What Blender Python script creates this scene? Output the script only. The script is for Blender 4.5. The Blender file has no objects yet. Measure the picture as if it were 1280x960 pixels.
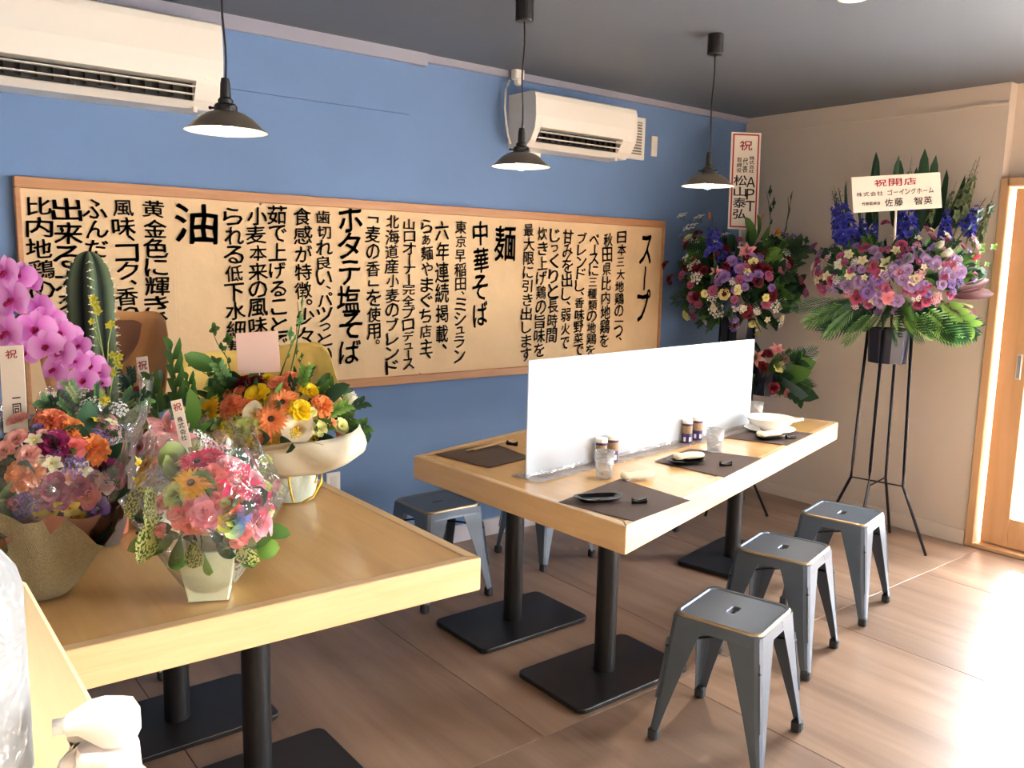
import bpy, math, random
from mathutils import Vector, Matrix, noise
random.seed(7)
PI = math.pi
C = bpy.context.scene.collection
SC = bpy.context.scene
# ------------------------------------------------------------------ camera
CP = Vector((-4.66639, -3.50688, 1.45685)); YAW, PITCH, ROLL, FPX = 0.899811, 0.143889, 0.0227292, 1058.35
fw = Vector((math.cos(YAW)*math.cos(PITCH), math.sin(YAW)*math.cos(PITCH), -math.sin(PITCH)))
r0 = fw.cross(Vector((0, 0, 1))).normalized(); u0 = r0.cross(fw)
rt = r0*math.cos(ROLL)+u0*math.sin(ROLL); up = -r0*math.sin(ROLL)+u0*math.cos(ROLL)
cam = bpy.data.cameras.new('camera'); co = bpy.data.objects.new('camera', cam); C.objects.link(co)
cam.sensor_width = 36; cam.lens = FPX/1280*36; cam.clip_start = .02
co.matrix_world = Matrix(((rt.x, up.x, -fw.x, CP.x), (rt.y, up.y, -fw.y, CP.y), (rt.z, up.z, -fw.z, CP.z), (0, 0, 0, 1)))
SC.camera = co
# ------------------------------------------------------------------ light
SC.view_settings.view_transform = 'Standard'; SC.view_settings.look = 'None'
SC.view_settings.gamma = 1; SC.view_settings.use_curve_mapping = False
SC.view_settings.exposure = 0.85
SC.cycles.max_bounces = 8; SC.cycles.diffuse_bounces = 5; SC.cycles.transparent_max_bounces = 16
SC.cycles.sample_clamp_indirect = 8
w = bpy.data.worlds.new('sky'); SC.world = w; w.use_nodes = True
bg = w.node_tree.nodes['Background']; bg.inputs[0].default_value = (.92, .96, 1, 1); bg.inputs[1].default_value = 26.0
sl = bpy.data.lights.new('sun', 'SUN'); so = bpy.data.objects.new('sun', sl); C.objects.link(so)
sl.energy = 80; sl.angle = .03; sl.color = (1, .96, .9)
so.rotation_euler = Vector((-.92, -.38, -.60)).to_track_quat('-Z', 'Y').to_euler()
def portal(x, y, z, sy, sz):
    l = bpy.data.lights.new('sky_portal', 'AREA'); l.shape = 'RECTANGLE'; l.size = sy; l.size_y = sz
    l.cycles.is_portal = True
    o = bpy.data.objects.new('sky_portal', l); C.objects.link(o); o.location = (x, y, z)
    o.matrix_world = Matrix(((0, 0, 1, x), (1, 0, 0, y), (0, 1, 0, z), (0, 0, 0, 1)))
H = 2.4
DOOR = (-1.615, -2.56, 1.93); WIN = (-3.7, -6.7, .3, 2.25); XW = .22
portal(XW, (DOOR[0]+DOOR[1])/2, DOOR[2]/2, DOOR[0]-DOOR[1], DOOR[2])
portal(XW, (WIN[0]+WIN[1])/2, (WIN[2]+WIN[3])/2, WIN[0]-WIN[1], WIN[3]-WIN[2])
# ------------------------------------------------------------------ pixel -> point on a real plane
def ray(x, y): return fw+rt*((x-640)/FPX)-up*((y-480)/FPX)
def at_z(x, y, Z): d = ray(x, y); return CP+d*((Z-CP.z)/d.z)
def at_y(x, y, Y): d = ray(x, y); return CP+d*((Y-CP.y)/d.y)
def at_x(x, y, X): d = ray(x, y); return CP+d*((X-CP.x)/d.x)
def at_d(x, y, D): return CP+ray(x, y)*D
def depth(P): return (Vector(P)-CP).dot(fw)
# ------------------------------------------------------------------ materials
MC = {}
def nt(name):
    m = bpy.data.materials.new(name); m.use_nodes = True
    return m, m.node_tree.nodes, m.node_tree.links, m.node_tree.nodes['Principled BSDF']
def s2l(c): return tuple(((v/255)/12.92 if v <= 10 else (((v/255)+.055)/1.055)**2.4) for v in c)+(1,)
def mat(name, col, rough=.5, metal=0, bump=0, bscale=200, var=0, vscale=6, stretch=None, coat=0, col2=None, spec=.5, trans=0, ior=1.45, emit=None, es=0):
    if name in MC: return MC[name]
    m, n, l, p = nt(name); c = s2l(col)
    p.inputs['Base Color'].default_value = c; p.inputs['Roughness'].default_value = rough
    p.inputs['Metallic'].default_value = metal; p.inputs['Coat Weight'].default_value = coat
    p.inputs['Coat Roughness'].default_value = .15
    p.inputs['Specular IOR Level'].default_value = spec; p.inputs['Transmission Weight'].default_value = trans; p.inputs['IOR'].default_value = ior
    if emit: p.inputs['Emission Color'].default_value = emit; p.inputs['Emission Strength'].default_value = es
    tc = n.new('ShaderNodeTexCoord'); mp = n.new('ShaderNodeMapping'); l.new(tc.outputs['Object'], mp.inputs[0])
    if stretch: mp.inputs['Scale'].default_value = stretch
    if var or col2:
        t = n.new('ShaderNodeTexNoise'); t.inputs['Scale'].default_value = vscale; t.inputs['Detail'].default_value = 6; l.new(mp.outputs[0], t.inputs[0])
        r = n.new('ShaderNodeValToRGB'); r.color_ramp.elements[0].position = .3; r.color_ramp.elements[1].position = .7
        c2 = s2l(col2) if col2 else tuple(v*(1-var) for v in c[:3])+(1,)
        r.color_ramp.elements[0].color = c2; r.color_ramp.elements[1].color = c
        l.new(t.outputs[0], r.inputs[0]); l.new(r.outputs[0], p.inputs['Base Color'])
    if bump:
        t = n.new('ShaderNodeTexNoise'); t.inputs['Scale'].default_value = bscale; t.inputs['Detail'].default_value = 4; l.new(mp.outputs[0], t.inputs[0])
        b = n.new('ShaderNodeBump'); b.inputs['Strength'].default_value = bump; b.inputs['Distance'].default_value = .01
        l.new(t.outputs[0], b.inputs['Height']); l.new(b.outputs[0], p.inputs['Normal'])
    MC[name] = m; return m
def wood(name, c1, c2, rough, axis, fine=60, scl=3, coat=0):
    if name in MC: return MC[name]
    m, n, l, p = nt(name); p.inputs['Roughness'].default_value = rough; p.inputs['Coat Weight'].default_value = coat; p.inputs['Coat Roughness'].default_value = .12
    tc = n.new('ShaderNodeTexCoord'); mp = n.new('ShaderNodeMapping'); l.new(tc.outputs['Object'], mp.inputs[0])
    s = [scl*6]*3; s[axis] = scl*.5; mp.inputs['Scale'].default_value = s
    oi = n.new('ShaderNodeObjectInfo'); ad = n.new('ShaderNodeVectorMath'); ad.operation = 'ADD'; sc = n.new('ShaderNodeVectorMath'); sc.operation = 'SCALE'
    cx = n.new('ShaderNodeCombineXYZ'); [l.new(oi.outputs['Random'], cx.inputs[i]) for i in range(3)]
    l.new(cx.outputs[0], sc.inputs[0]); sc.inputs['Scale'].default_value = 37; l.new(mp.outputs[0], ad.inputs[0]); l.new(sc.outputs[0], ad.inputs[1])
    t = n.new('ShaderNodeTexNoise'); t.inputs['Scale'].default_value = 1.4; t.inputs['Detail'].default_value = 9; t.inputs['Roughness'].default_value = .65; t.inputs['Distortion'].default_value = .5
    l.new(ad.outputs[0], t.inputs[0])
    r = n.new('ShaderNodeValToRGB'); r.color_ramp.elements[0].position = .3; r.color_ramp.elements[1].position = .72
    r.color_ramp.elements[0].color = s2l(c2); r.color_ramp.elements[1].color = s2l(c1); l.new(t.outputs[0], r.inputs[0]); l.new(r.outputs[0], p.inputs['Base Color'])
    b = n.new('ShaderNodeBump'); b.inputs['Strength'].default_value = .08; b.inputs['Distance'].default_value = .003; l.new(t.outputs[0], b.inputs['Height']); l.new(b.outputs[0], p.inputs['Normal'])
    MC[name] = m; return m
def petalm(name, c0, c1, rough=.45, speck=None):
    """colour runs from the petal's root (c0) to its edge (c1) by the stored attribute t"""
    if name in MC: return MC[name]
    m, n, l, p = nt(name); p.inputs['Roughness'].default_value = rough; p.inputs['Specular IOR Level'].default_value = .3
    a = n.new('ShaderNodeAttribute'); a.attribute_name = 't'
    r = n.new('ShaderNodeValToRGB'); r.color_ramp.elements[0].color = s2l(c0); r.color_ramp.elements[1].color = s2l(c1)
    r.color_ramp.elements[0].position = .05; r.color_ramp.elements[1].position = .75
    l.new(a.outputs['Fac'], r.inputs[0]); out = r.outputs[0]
    if speck:
        tc = n.new('ShaderNodeTexCoord'); t = n.new('ShaderNodeTexNoise'); t.inputs['Scale'].default_value = 14; t.inputs['Detail'].default_value = 5; l.new(tc.outputs['Object'], t.inputs[0])
        g = n.new('ShaderNodeValToRGB'); g.color_ramp.elements[0].position = .5; g.color_ramp.elements[1].position = .54; l.new(t.outputs[0], g.inputs[0])
        x = n.new('ShaderNodeMix'); x.data_type = 'RGBA'; l.new(g.outputs[0], x.inputs[0]); l.new(out, x.inputs[6]); x.inputs[7].default_value = s2l(speck); out = x.outputs[2]
    l.new(out, p.inputs['Base Color'])
    tr = n.new('ShaderNodeBsdfTranslucent'); l.new(out, tr.inputs[0]); mx = n.new('ShaderNodeMixShader'); mx.inputs[0].default_value = .25
    l.new(p.outputs[0], mx.inputs[1]); l.new(tr.outputs[0], mx.inputs[2]); l.new(mx.outputs[0], n['Material Output'].inputs[0])
    MC[name] = m; return m
def filmm(name, tint=(255, 255, 255), refl=.12, haze=0.0):
    if name in MC: return MC[name]
    m, n, l, p = nt(name); n.remove(p)
    tr = n.new('ShaderNodeBsdfTransparent'); tr.inputs[0].default_value = s2l(tint); gl = n.new('ShaderNodeBsdfGlossy'); gl.inputs['Roughness'].default_value = .08
    lw = n.new('ShaderNodeLayerWeight'); lw.inputs[0].default_value = .25; mu = n.new('ShaderNodeMath'); mu.operation = 'MULTIPLY_ADD'; l.new(lw.outputs['Fresnel'], mu.inputs[0]); mu.inputs[1].default_value = .6; mu.inputs[2].default_value = refl*.3
    mx = n.new('ShaderNodeMixShader'); l.new(mu.outputs[0], mx.inputs[0]); l.new(tr.outputs[0], mx.inputs[1]); l.new(gl.outputs[0], mx.inputs[2]); out = mx
    if haze:
        d = n.new('ShaderNodeBsdfDiffuse'); d.inputs[0].default_value = s2l(tint); m2 = n.new('ShaderNodeMixShader'); m2.inputs[0].default_value = haze
        l.new(mx.outputs[0], m2.inputs[1]); l.new(d.outputs[0], m2.inputs[2]); out = m2
    tc = n.new('ShaderNodeTexCoord'); t = n.new('ShaderNodeTexNoise'); t.inputs['Scale'].default_value = 25; t.inputs['Distortion'].default_value = 1.5; l.new(tc.outputs['Object'], t.inputs[0])
    b = n.new('ShaderNodeBump'); b.inputs['Strength'].default_value = .7; b.inputs['Distance'].default_value = .02; l.new(t.outputs[0], b.inputs['Height']); l.new(b.outputs[0], gl.inputs['Normal'])
    l.new(out.outputs[0], n['Material Output'].inputs[0]); MC[name] = m; return m
BLUE = mat('blue_paint', (102, 134, 180), .6, bump=.12, bscale=260, var=.07, vscale=3)
CREAM = mat('cream_wallpaper', (220, 208, 194), .75, bump=.12, bscale=300)
CEIL = mat('dark_ceiling_paint', (100, 108, 120), .55, bump=.05, bscale=30)
PLY = wood('floor_plywood', (168, 140, 118), (122, 98, 82), .36, 1, scl=.8)
PLY2 = wood('floor_plywood_crosswise', (162, 136, 116), (118, 96, 82), .36, 1, scl=.8)
PINE = wood('pine_rim', (232, 198, 152), (214, 174, 124), .35, 0, scl=3, coat=.4)
PINEY = wood('pine_rim_lengthwise', (240, 200, 142), (224, 178, 116), .35, 1, scl=3, coat=.1)
OAKTOP = wood('tabletop_veneer', (222, 178, 118), (204, 158, 100), .25, 1, scl=1.6, coat=.3)
PALE = wood('counter_wood', (244, 222, 176), (234, 206, 156), .45, 1, scl=3)
FRAMEW = wood('frame_wood', (196, 146, 104), (168, 118, 80), .5, 0, scl=3)
DOORW = wood('door_wood', (220, 180, 136), (204, 162, 116), .45, 2, scl=2)
BLACK = mat('black_powder_coat', (26, 27, 30), .35, bump=.1, bscale=400)
STEEL = mat('gunmetal_grey_steel', (98, 110, 124), .36, metal=.45, var=.12, vscale=8, bump=.03, bscale=80)
STEELW = mat('worn_steel_edge', (170, 150, 120), .35, metal=.8)
RUB = mat('dark_rubber', (50, 52, 55), .6)
WHITEP = mat('white_plastic', (240, 238, 230), .35)
DARKSL = mat('dark_slot', (18, 18, 20), .6)
KRAFT = mat('kraft_paper', (226, 196, 154), .7, bump=1.0, bscale=7, var=.13, vscale=3)
INK = mat('black_ink', (34, 32, 34), .6); INKR = mat('red_ink', (190, 40, 60), .6)
PAPER = mat('white_card', (250, 240, 226), .6); PINKC = mat('pink_card', (255, 222, 214), .6)
SHADE = mat('nickel_shade', (168, 156, 136), .28, metal=.85); SHIN = mat('white_enamel_inside', (250, 245, 235), .3)
STEM = mat('green_stem', (72, 98, 52), .6)
# ------------------------------------------------------------------ mesh builder
class MB:
    def __init__(s): s.v = []; s.f = []; s.t = []; s.m = []; s.mi = 0
    def add(s, vs, fs, ts=None):
        b = len(s.v); s.v += [tuple(v) for v in vs]; s.f += [tuple(i+b for i in f) for f in fs]
        s.t += ts if ts else [0.0]*len(vs); s.m += [s.mi]*len(fs); return s
    def box(s, c, d, M=None):
        x, y, z = [k/2 for k in d]; vs = [Vector((a*x, b*y, e*z)) for a in (-1, 1) for b in (-1, 1) for e in (-1, 1)]
        if M: vs = [M @ v for v in vs]
        vs = [v+Vector(c) for v in vs]
        return s.add(vs, [(0, 1, 3, 2), (4, 6, 7, 5), (0, 4, 5, 1), (2, 3, 7, 6), (0, 2, 6, 4), (1, 5, 7, 3)])
    def bbox(s, c, d, b=.004, M=None):
        """box with chamfered edges"""
        x, y, z = [k/2 for k in d]; L = []
        for zz, i in ((-z, b), (-z+b, 0), (z-b, 0), (z, b)):
            L.append([Vector(p+(zz,)) for p in ((-x+b+i, -y+i), (x-b-i, -y+i), (x-i, -y+b+i), (x-i, y-b-i), (x-b-i, y-i), (-x+b+i, y-i), (-x+i, y-b-i), (-x+i, -y+b+i))])
        return s.loops([[((M @ v) if M else v)+Vector(c) for v in l] for l in L], True)
    def loops(s, L, cap=False, closed=True, ts=None):
        n = len(L[0]); vs = [v for l in L for v in l]; fs = []
        for i in range(len(L)-1):
            for j in range(n if closed else n-1):
                k = (j+1) % n; fs.append((i*n+j, i*n+k, (i+1)*n+k, (i+1)*n+j))
        if cap: fs.append(tuple(reversed(range(n)))); fs.append(tuple((len(L)-1)*n+j for j in range(n)))
        return s.add(vs, fs, ts)
    def lathe(s, prof, c=(0, 0, 0), n=20, M=None, t=None):
        L = []
        for r, z in prof:
            l = [Vector((r*math.cos(2*PI*j/n), r*math.sin(2*PI*j/n), z)) for j in range(n)]
            L.append([((M @ v) if M else v)+Vector(c) for v in l])
        return s.loops(L, ts=[v for v in t for _ in range(n)] if t else None)
    def tube(s, pts, r, n=8, cap=True):
        pts = [Vector(p) for p in pts]; L = []
        for i, p in enumerate(pts):
            d = (pts[min(i+1, len(pts)-1)]-pts[max(i-1, 0)]).normalized()
            a = d.cross(Vector((0, 0, 1)) if abs(d.z) < .95 else Vector((1, 0, 0))).normalized(); b = d.cross(a)
            rr = r[i] if isinstance(r, (list, tuple)) else r
            L.append([p+a*rr*math.cos(2*PI*j/n)+b*rr*math.sin(2*PI*j/n) for j in range(n)])
        return s.loops(L, cap)
    def prism(s, poly, z0, z1):
        n = len(poly); return s.loops([[Vector((p[0], p[1], z0)) for p in poly], [Vector((p[0], p[1], z1)) for p in poly]], True)
    def ball(s, c, r, n=6, m=4, sq=1):
        return s.lathe([(r*math.sin(PI*i/m)+1e-5, -r*sq*math.cos(PI*i/m)) for i in range(m+1)], c, n, t=[i/m for i in range(m+1)])
    def petal(s, L, W, elev=.5, az=0, base=0, z0=0, cup=.3, curl=0, nu=4, nv=4, pw=.6, tip=0, ruf=0, M=None):
        vs = []; ts = []
        ce, se = math.cos(elev), math.sin(elev); ca, sa = math.cos(az), math.sin(az)
        for i in range(nu+1):
            u = i/nu; wd = W*(math.sin(PI*min(u**pw, 1)*(1-.08))**.8 if 0 < u < 1 or not tip else (0.04 if u == 0 else tip*.02)) if tip else W*(.25+.75*math.sin(PI*.5*min(1, u*1.6)))*(1 if u < .8 else (.82 if u > .99 else .97))
            for j in range(nv+1):
                v = -1+2*j/nv
                x = u*L*(1-(0 if tip else .12*v*v*u)); y = v*wd; z = cup*v*v*wd+curl*u*u*L
                if ruf: z += ruf*u*L*math.sin(j*2.7+az*5+i*.7)
                X = base+x*ce-z*se; Z = z0+x*se+z*ce
                p = Vector((X*ca-y*sa, X*sa+y*ca, Z)); vs.append((M @ p) if M else p); ts.append(u)
        fs = [(i*(nv+1)+j, i*(nv+1)+j+1, (i+1)*(nv+1)+j+1, (i+1)*(nv+1)+j) for i in range(nu) for j in range(nv)]
        return s.add(vs, fs, ts)
    def mesh(s, name, mats, smooth=False):
        m = bpy.data.meshes.new(name); m.from_pydata(s.v, [], s.f)
        for k in (mats if isinstance(mats, (list, tuple)) else [mats]): m.materials.append(k)
        if any(s.m): m.polygons.foreach_set('material_index', s.m)
        if any(s.t): a = m.attributes.new('t', 'FLOAT', 'POINT'); a.data.foreach_set('value', s.t)
        if smooth: m.polygons.foreach_set('use_smooth', [True]*len(m.polygons))
        m.update(); return m
    def obj(s, name, mats, parent=None, loc=(0, 0, 0), rz=0, smooth=False, off=None):
        """off: world offset subtracted from the vertices (so that parts written in world coordinates fit their thing)"""
        if off is not None: o3 = Vector(off); s.v = [tuple(Vector(v)-o3) for v in s.v]
        return put(s.mesh(name, mats, smooth), name, parent, loc, rz)
def put(me, name, parent=None, loc=(0, 0, 0), rz=0):
    o = bpy.data.objects.new(name, me); C.objects.link(o); o.location = loc; o.rotation_euler = (0, 0, rz)
    if parent: o.parent = parent
    return o
def tag(o, label=None, cat=None, group=None, kind=None):
    for k, v in (('label', label), ('category', cat), ('group', group), ('kind', kind)):
        if v: o[k] = v
    return o
def thing(name, label, cat, loc=(0, 0, 0), rz=0, group=None):
    o = bpy.data.objects.new(name, None); C.objects.link(o); o.location = loc; o.rotation_euler = (0, 0, rz); o.empty_display_size = .05
    return tag(o, label, cat, group)
def struct(mb, name, mats, parent=None, smooth=False, label=None):
    o = mb.obj(name, mats, parent, smooth=smooth)
    if not parent: o['kind'] = 'structure'
    if label: o['label'] = label
    return o
def bevel(o, wd, seg=2):
    m = o.modifiers.new('bevel', 'BEVEL'); m.width = wd; m.segments = seg; m.limit_method = 'ANGLE'; return o
def dup(root, loc, rz, label):
    r = root.copy(); C.objects.link(r); r.location = loc; r.rotation_euler = (0, 0, rz); r['label'] = label
    for ch in list(root.children):
        c = ch.copy(); C.objects.link(c); c.parent = r
        for g in list(ch.children): d = g.copy(); C.objects.link(d); d.parent = c
    return r
# ------------------------------------------------------------------ lettering
GL = {}
def glyph(ch):
    if ch in GL: return GL[ch]
    cu = bpy.data.curves.new('glyph', 'FONT'); cu.body = ch; cu.resolution_u = 2
    o = bpy.data.objects.new('glyph', cu); C.objects.link(o)
    dg = bpy.context.evaluated_depsgraph_get(); dg.update(); me = o.evaluated_get(dg).to_mesh()
    vs = [v.co.copy() for v in me.vertices]; fs = [tuple(p.vertices) for p in me.polygons]
    bpy.data.objects.remove(o); bpy.data.curves.remove(cu)
    if vs:
        x0, x1 = min(v.x for v in vs), max(v.x for v in vs); y0, y1 = min(v.y for v in vs), max(v.y for v in vs)
    else: x0 = x1 = y0 = y1 = 0
    GL[ch] = (vs, fs, (x0, x1, y0, y1)); return GL[ch]
SMALL = '、。ッょゅュっぁっ'
def letter(mb, ch, cx, cy, w_, h_, wild=0, O=None, U=None, V=None, vertical=True):
    """one character centred at (cx, cy) on the plane O + U*x + V*y"""
    vs, fs, (x0, x1, y0, y1) = glyph(ch)
    if not vs: return
    gx, gy = (x0+x1)/2, (y0+y1)/2; k = 1.0
    bw, bh = x1-x0, y1-y0
    if ch in SMALL or ch in '・ー「」一二三' or (bw < .45 and bh < .45): sx, sy = w_*1.05, h_*1.05
    else: sx, sy = w_/max(bw, .6), h_/max(bh, .6)
    dx = dy = 0
    if ch in '、。' and vertical: dx, dy = w_*.25, h_*.1
    rot = random.uniform(-1, 1)*.06*wild; sk = .09*wild*random.uniform(.3, 1)
    q = 1+random.uniform(-.1, .08)*wild; ph = random.uniform(0, 99); bo = .015 if wild > .5 else .012
    for bx_, by_ in ((-bo, -bo*.5), (bo, bo*.5), (-bo*.2, bo), (bo*.2, -bo)): one(mb, vs, fs, gx, gy, bx_, by_, sx, sy, q, rot, sk, ph, wild, vertical and ch in 'ー「」', cx+dx, cy+dy, O, U, V)
def one(mb, vs, fs, gx, gy, bx_, by_, sx, sy, q, rot, sk, ph, wild, turn, cx, cy, O, U, V):
    out = []
    for v in vs:
        x, y = v.x-gx+bx_, v.y-gy+by_
        if turn: x, y = y, -x
        if wild:
            x += .016*math.sin(y*13+ph)*wild; y += .016*math.sin(x*12+ph*2)*wild+sk*x
        x, y = x*sx*q, y*sy*q
        x, y = x*math.cos(rot)-y*math.sin(rot), x*math.sin(rot)+y*math.cos(rot)
        out.append(O+U*(cx+x)+V*(cy+y))
    mb.add(out, fs)
def column(mb, text, O, U, V, x, top, bot, width, wild=1, fill=.9):
    wt = [(.45 if c in '、。' else .7 if c in 'ッュっぁー「」一' else 1) for c in text]; T = sum(wt); p = (top-bot)/T; y = top
    for c, k in zip(text, wt):
        if c != ' ': letter(mb, c, x+random.uniform(-1, 1)*width*.05*wild, y-p*k/2, min(width, p*1.15), p*fill*(1 if k == 1 else 1), wild, O, U, V)
        y -= p*k
def rowtext(mb, text, O, U, V, x0, x1, y, h, fill=.85):
    n = len(text); p = (x1-x0)/n
    for i, c in enumerate(text):
        if c != ' ': letter(mb, c, x0+p*(i+.5), y, p*fill, h, .4, O, U, V, False)
# ================================================================== THE ROOM
X0, Y0 = -6.6, -7.0
fl = struct(MB().box(((X0)/2+.1, Y0/2, -.06), (-X0+.2, -Y0+.0, .1)), 'floor', mat('floor_joint', (96, 74, 60), .7))
def sheet(x0, x1, y0, y1, m):
    x0, x1, y0, y1 = max(x0, X0), min(x1, 0), max(y0, Y0), min(y1, 0); g = .0012
    if x1-x0 < .05 or y1-y0 < .05: return
    M = MB().bbox((0, 0, -.006), (x1-x0-2*g, y1-y0-2*g, .012), .001); M.obj('plywood_sheet', m, fl, ((x0+x1)/2, (y0+y1)/2, 0))
ys = -1.67
for k in range(-1, 8): sheet(-3.05-.91*3+.91*k-.91, -3.05-.91*3+.91*k, ys, 0, PLY)
for k in range(0, 9):
    sheet(-6.99+.91*k, -6.08+.91*k, ys-1.82, ys, PLY if k % 2 else PLY2); sheet(-6.6+.91*k, -5.69+.91*k, ys-3.64, ys-1.82, PLY)
    sheet(-6.99+.91*k, -6.08+.91*k, ys-5.46, ys-3.64, PLY)
struct(MB().box((X0/2+.1, Y0/2, H+.05), (-X0+.4, -Y0+.2, .1)), 'ceiling', CEIL)
struct(MB().box((X0/2, .06, H/2), (-X0, .12, H)), 'wall_back', BLUE)
struct(MB().box((X0-.06, Y0/2, H/2), (.12, -Y0, H)), 'wall_left', CREAM)
struct(MB().box((X0/2, Y0-.06, H/2), (-X0+.4, .12, H)), 'wall_front', CREAM)
# right wall: the cream wall up to the return at y=-1.585, then set back over the door and round the window
wm = MB(); RX = .075
wm.box((.11, -1.585/2, H/2), (.22, 1.585, H))
wm.box(((RX+XW)/2, (DOOR[0]+DOOR[1])/2, (DOOR[2]+H)/2), (XW-RX, DOOR[0]-DOOR[1]+.06, H-DOOR[2]))
wm.box(((RX+XW)/2, (DOOR[1]+WIN[0])/2, H/2), (XW-RX, DOOR[1]-WIN[0], H))
wm.box(((RX+XW)/2, (WIN[0]+WIN[1])/2, WIN[2]/2), (XW-RX, WIN[0]-WIN[1], WIN[2]))
wm.box(((RX+XW)/2, (WIN[0]+WIN[1])/2, (WIN[3]+H)/2), (XW-RX, WIN[0]-WIN[1], H-WIN[3]))
wm.box(((RX+XW)/2, (Y0+WIN[1])/2, H/2), (XW-RX, WIN[1]-Y0, H))
struct(wm, 'wall_right', CREAM)
struct(MB().box((-.004, -1.585/2, 2.30), (.008, 1.585, .012)), 'trim_2', CREAM)
# trim strip below the ceiling, baseboards
TR = mat('lilac_grey_trim', (150, 152, 168), .5)
struct(bevel(MB().box(((X0-2.45)/2, -.015, H-.026), (-2.45-X0, .03, .052)).obj('trim_1', TR), .004), 'x', None) if 0 else None
t1 = MB().box(((X0-2.45)/2, -.017, H-.028), (-2.45-X0, .034, .056)).box((-2.45/2, -.011, H-.017), (2.45, .022, .034)); struct(t1, 'trim_1', TR)
struct(MB().box((X0/2, -.006, .045), (-X0, .012, .09)), 'baseboard_back', mat('grey_lilac_baseboard', (196, 196, 208), .5))
struct(MB().box((-.006, -1.585/2-.01, .04), (.012, 1.56, .08)), 'baseboard_right', mat('cream_baseboard', (226, 214, 200), .5))
# thin board of the same blue standing proud over the wall's upper left
a = at_y(513, 143, -.02); b = at_y(520, 78, -.02)
pm = MB().box(((X0+a.x)/2, -.009, (a.z+H-.05)/2), (a.x-X0, .018, H-.05-a.z)); struct(bevel(pm.obj('trim_3', BLUE), .002), 'x', None) if 0 else struct(pm, 'trim_3', BLUE)
# outside ground and the bright street
struct(MB().box((9.3, -4, -.2), (18, 30, .1)), 'ground', mat('pale_concrete', (205, 202, 196), .8, var=.1, vscale=2))
# door 1: pine frame, sliding glazed leaf
dr = thing('door_1', 'sliding pine door with a glass pane in the right wall', None, (.1, DOOR[0], 0)); dr['kind'] = 'structure'; del dr['label']
o_ = dr.location
dz = DOOR[2]
fr = MB(); fr.bbox((.085, -1.6075, dz/2), (.19, .045, dz), .004); fr.bbox((.085, (DOOR[0]+DOOR[1])/2, dz-.022), (.19, DOOR[0]-DOOR[1], .045), .004); fr.bbox((.085, DOOR[1], dz/2), (.19, .045, dz), .004)
fr.obj('door_frame', DOORW, dr, off=o_)
sill = MB().bbox((.085, (DOOR[0]+DOOR[1])/2, .012), (.19, DOOR[0]-DOOR[1], .024), .004); sill.obj('door_sill', DOORW, dr, off=o_)
rl = MB().box((.06, (DOOR[0]+DOOR[1])/2, .027), (.008, DOOR[0]-DOOR[1]-.05, .008)); rl.obj('door_rail', mat('aluminium', (210, 210, 210), .3, metal=1), dr, off=o_)
GLASS = filmm('door_glass', (255, 255, 255), .3)
def leaf(y0, y1, x):
    lm = MB(); w_ = .135; zt = dz-.05; zb = .03; zg = .185
    lm.bbox((x, y0-w_/2, (zt+zb)/2), (.035, w_, zt-zb), .003); lm.bbox((x, y1+w_/2, (zt+zb)/2), (.035, w_, zt-zb), .003)
    lm.bbox((x, (y0+y1)/2, (zb+zg)/2), (.033, y0-y1-2*w_, zg-zb), .003); lm.bbox((x, (y0+y1)/2, zt-.06), (.033, y0-y1-2*w_, .12), .003)
    l = lm.obj('door_leaf', DOORW, dr, off=o_)
    MB().box((x, (y0+y1)/2, (zg+zt-.12)/2), (.006, y0-y1-2*w_+.01, zt-.12-zg+.01)).obj('glass_pane', GLASS, l, off=o_)
    hp = MB(); hp.bbox((x-.019, y0-.10, .98), (.004, .025, .13), .001); hp.mi = 1; hp.box((x-.0215, y0-.10, .98), (.002, .015, .115))
    hp.obj('recessed_pull', [mat('aluminium', (210, 210, 210), .3, metal=1), mat('pull_recess', (150, 150, 150), .5)], l, off=o_)
leaf(DOOR[0]-.028, DOOR[1]+.025, .06)
# window 1
wd = thing('window_1', '', None, (.1, WIN[0], 0)); wd['kind'] = 'structure'; o_ = wd.location
wf = MB(); yc = (WIN[0]+WIN[1])/2; zc = (WIN[2]+WIN[3])/2
for z in (WIN[2]+.02, WIN[3]-.02): wf.bbox((.15, yc, z), (.08, WIN[0]-WIN[1], .04), .004)
for y in (WIN[0]-.02, yc, WIN[1]+.02): wf.bbox((.15, y, zc), (.08, .04, WIN[3]-WIN[2]), .004)
f_ = wf.obj('window_frame', DOORW, wd, off=o_)
for s in (-1, 1): MB().box((.15, yc+s*(WIN[0]-WIN[1])/4, zc), (.005, (WIN[0]-WIN[1])/2-.03, WIN[3]-WIN[2]-.05)).obj('glass_pane', GLASS, wd, off=o_)

# ================================================================== calligraphy board
tl = at_y(16, 222, -.02); tr_ = at_y(830, 278, -.02); bl_ = at_y(500, 481, -.02)
BX0, BX1, BZ1, BZ0 = tl.x, tr_.x, 1.715, .862
bd = thing('calligraphy_board', 'long kraft paper menu board with black brush writing in a thin wooden frame', 'sign', (BX0, 0, BZ0)); o_ = bd.location
FWD = .04
for n, c, d in (('frame_rail', ((BX0+BX1)/2, -.018, BZ1-FWD/2), (BX1-BX0, .034, FWD)), ('frame_rail', ((BX0+BX1)/2, -.018, BZ0+FWD/2), (BX1-BX0, .034, FWD)),
               ('frame_rail', (BX0+.009, -.018, (BZ0+BZ1)/2), (.018, .034, BZ1-BZ0-2*FWD)), ('frame_rail', (BX1-.005, -.018, (BZ0+BZ1)/2), (.010, .034, BZ1-BZ0-2*FWD))):
    MB().bbox(c, d, .003).obj(n, FRAMEW, bd, off=o_)
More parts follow.
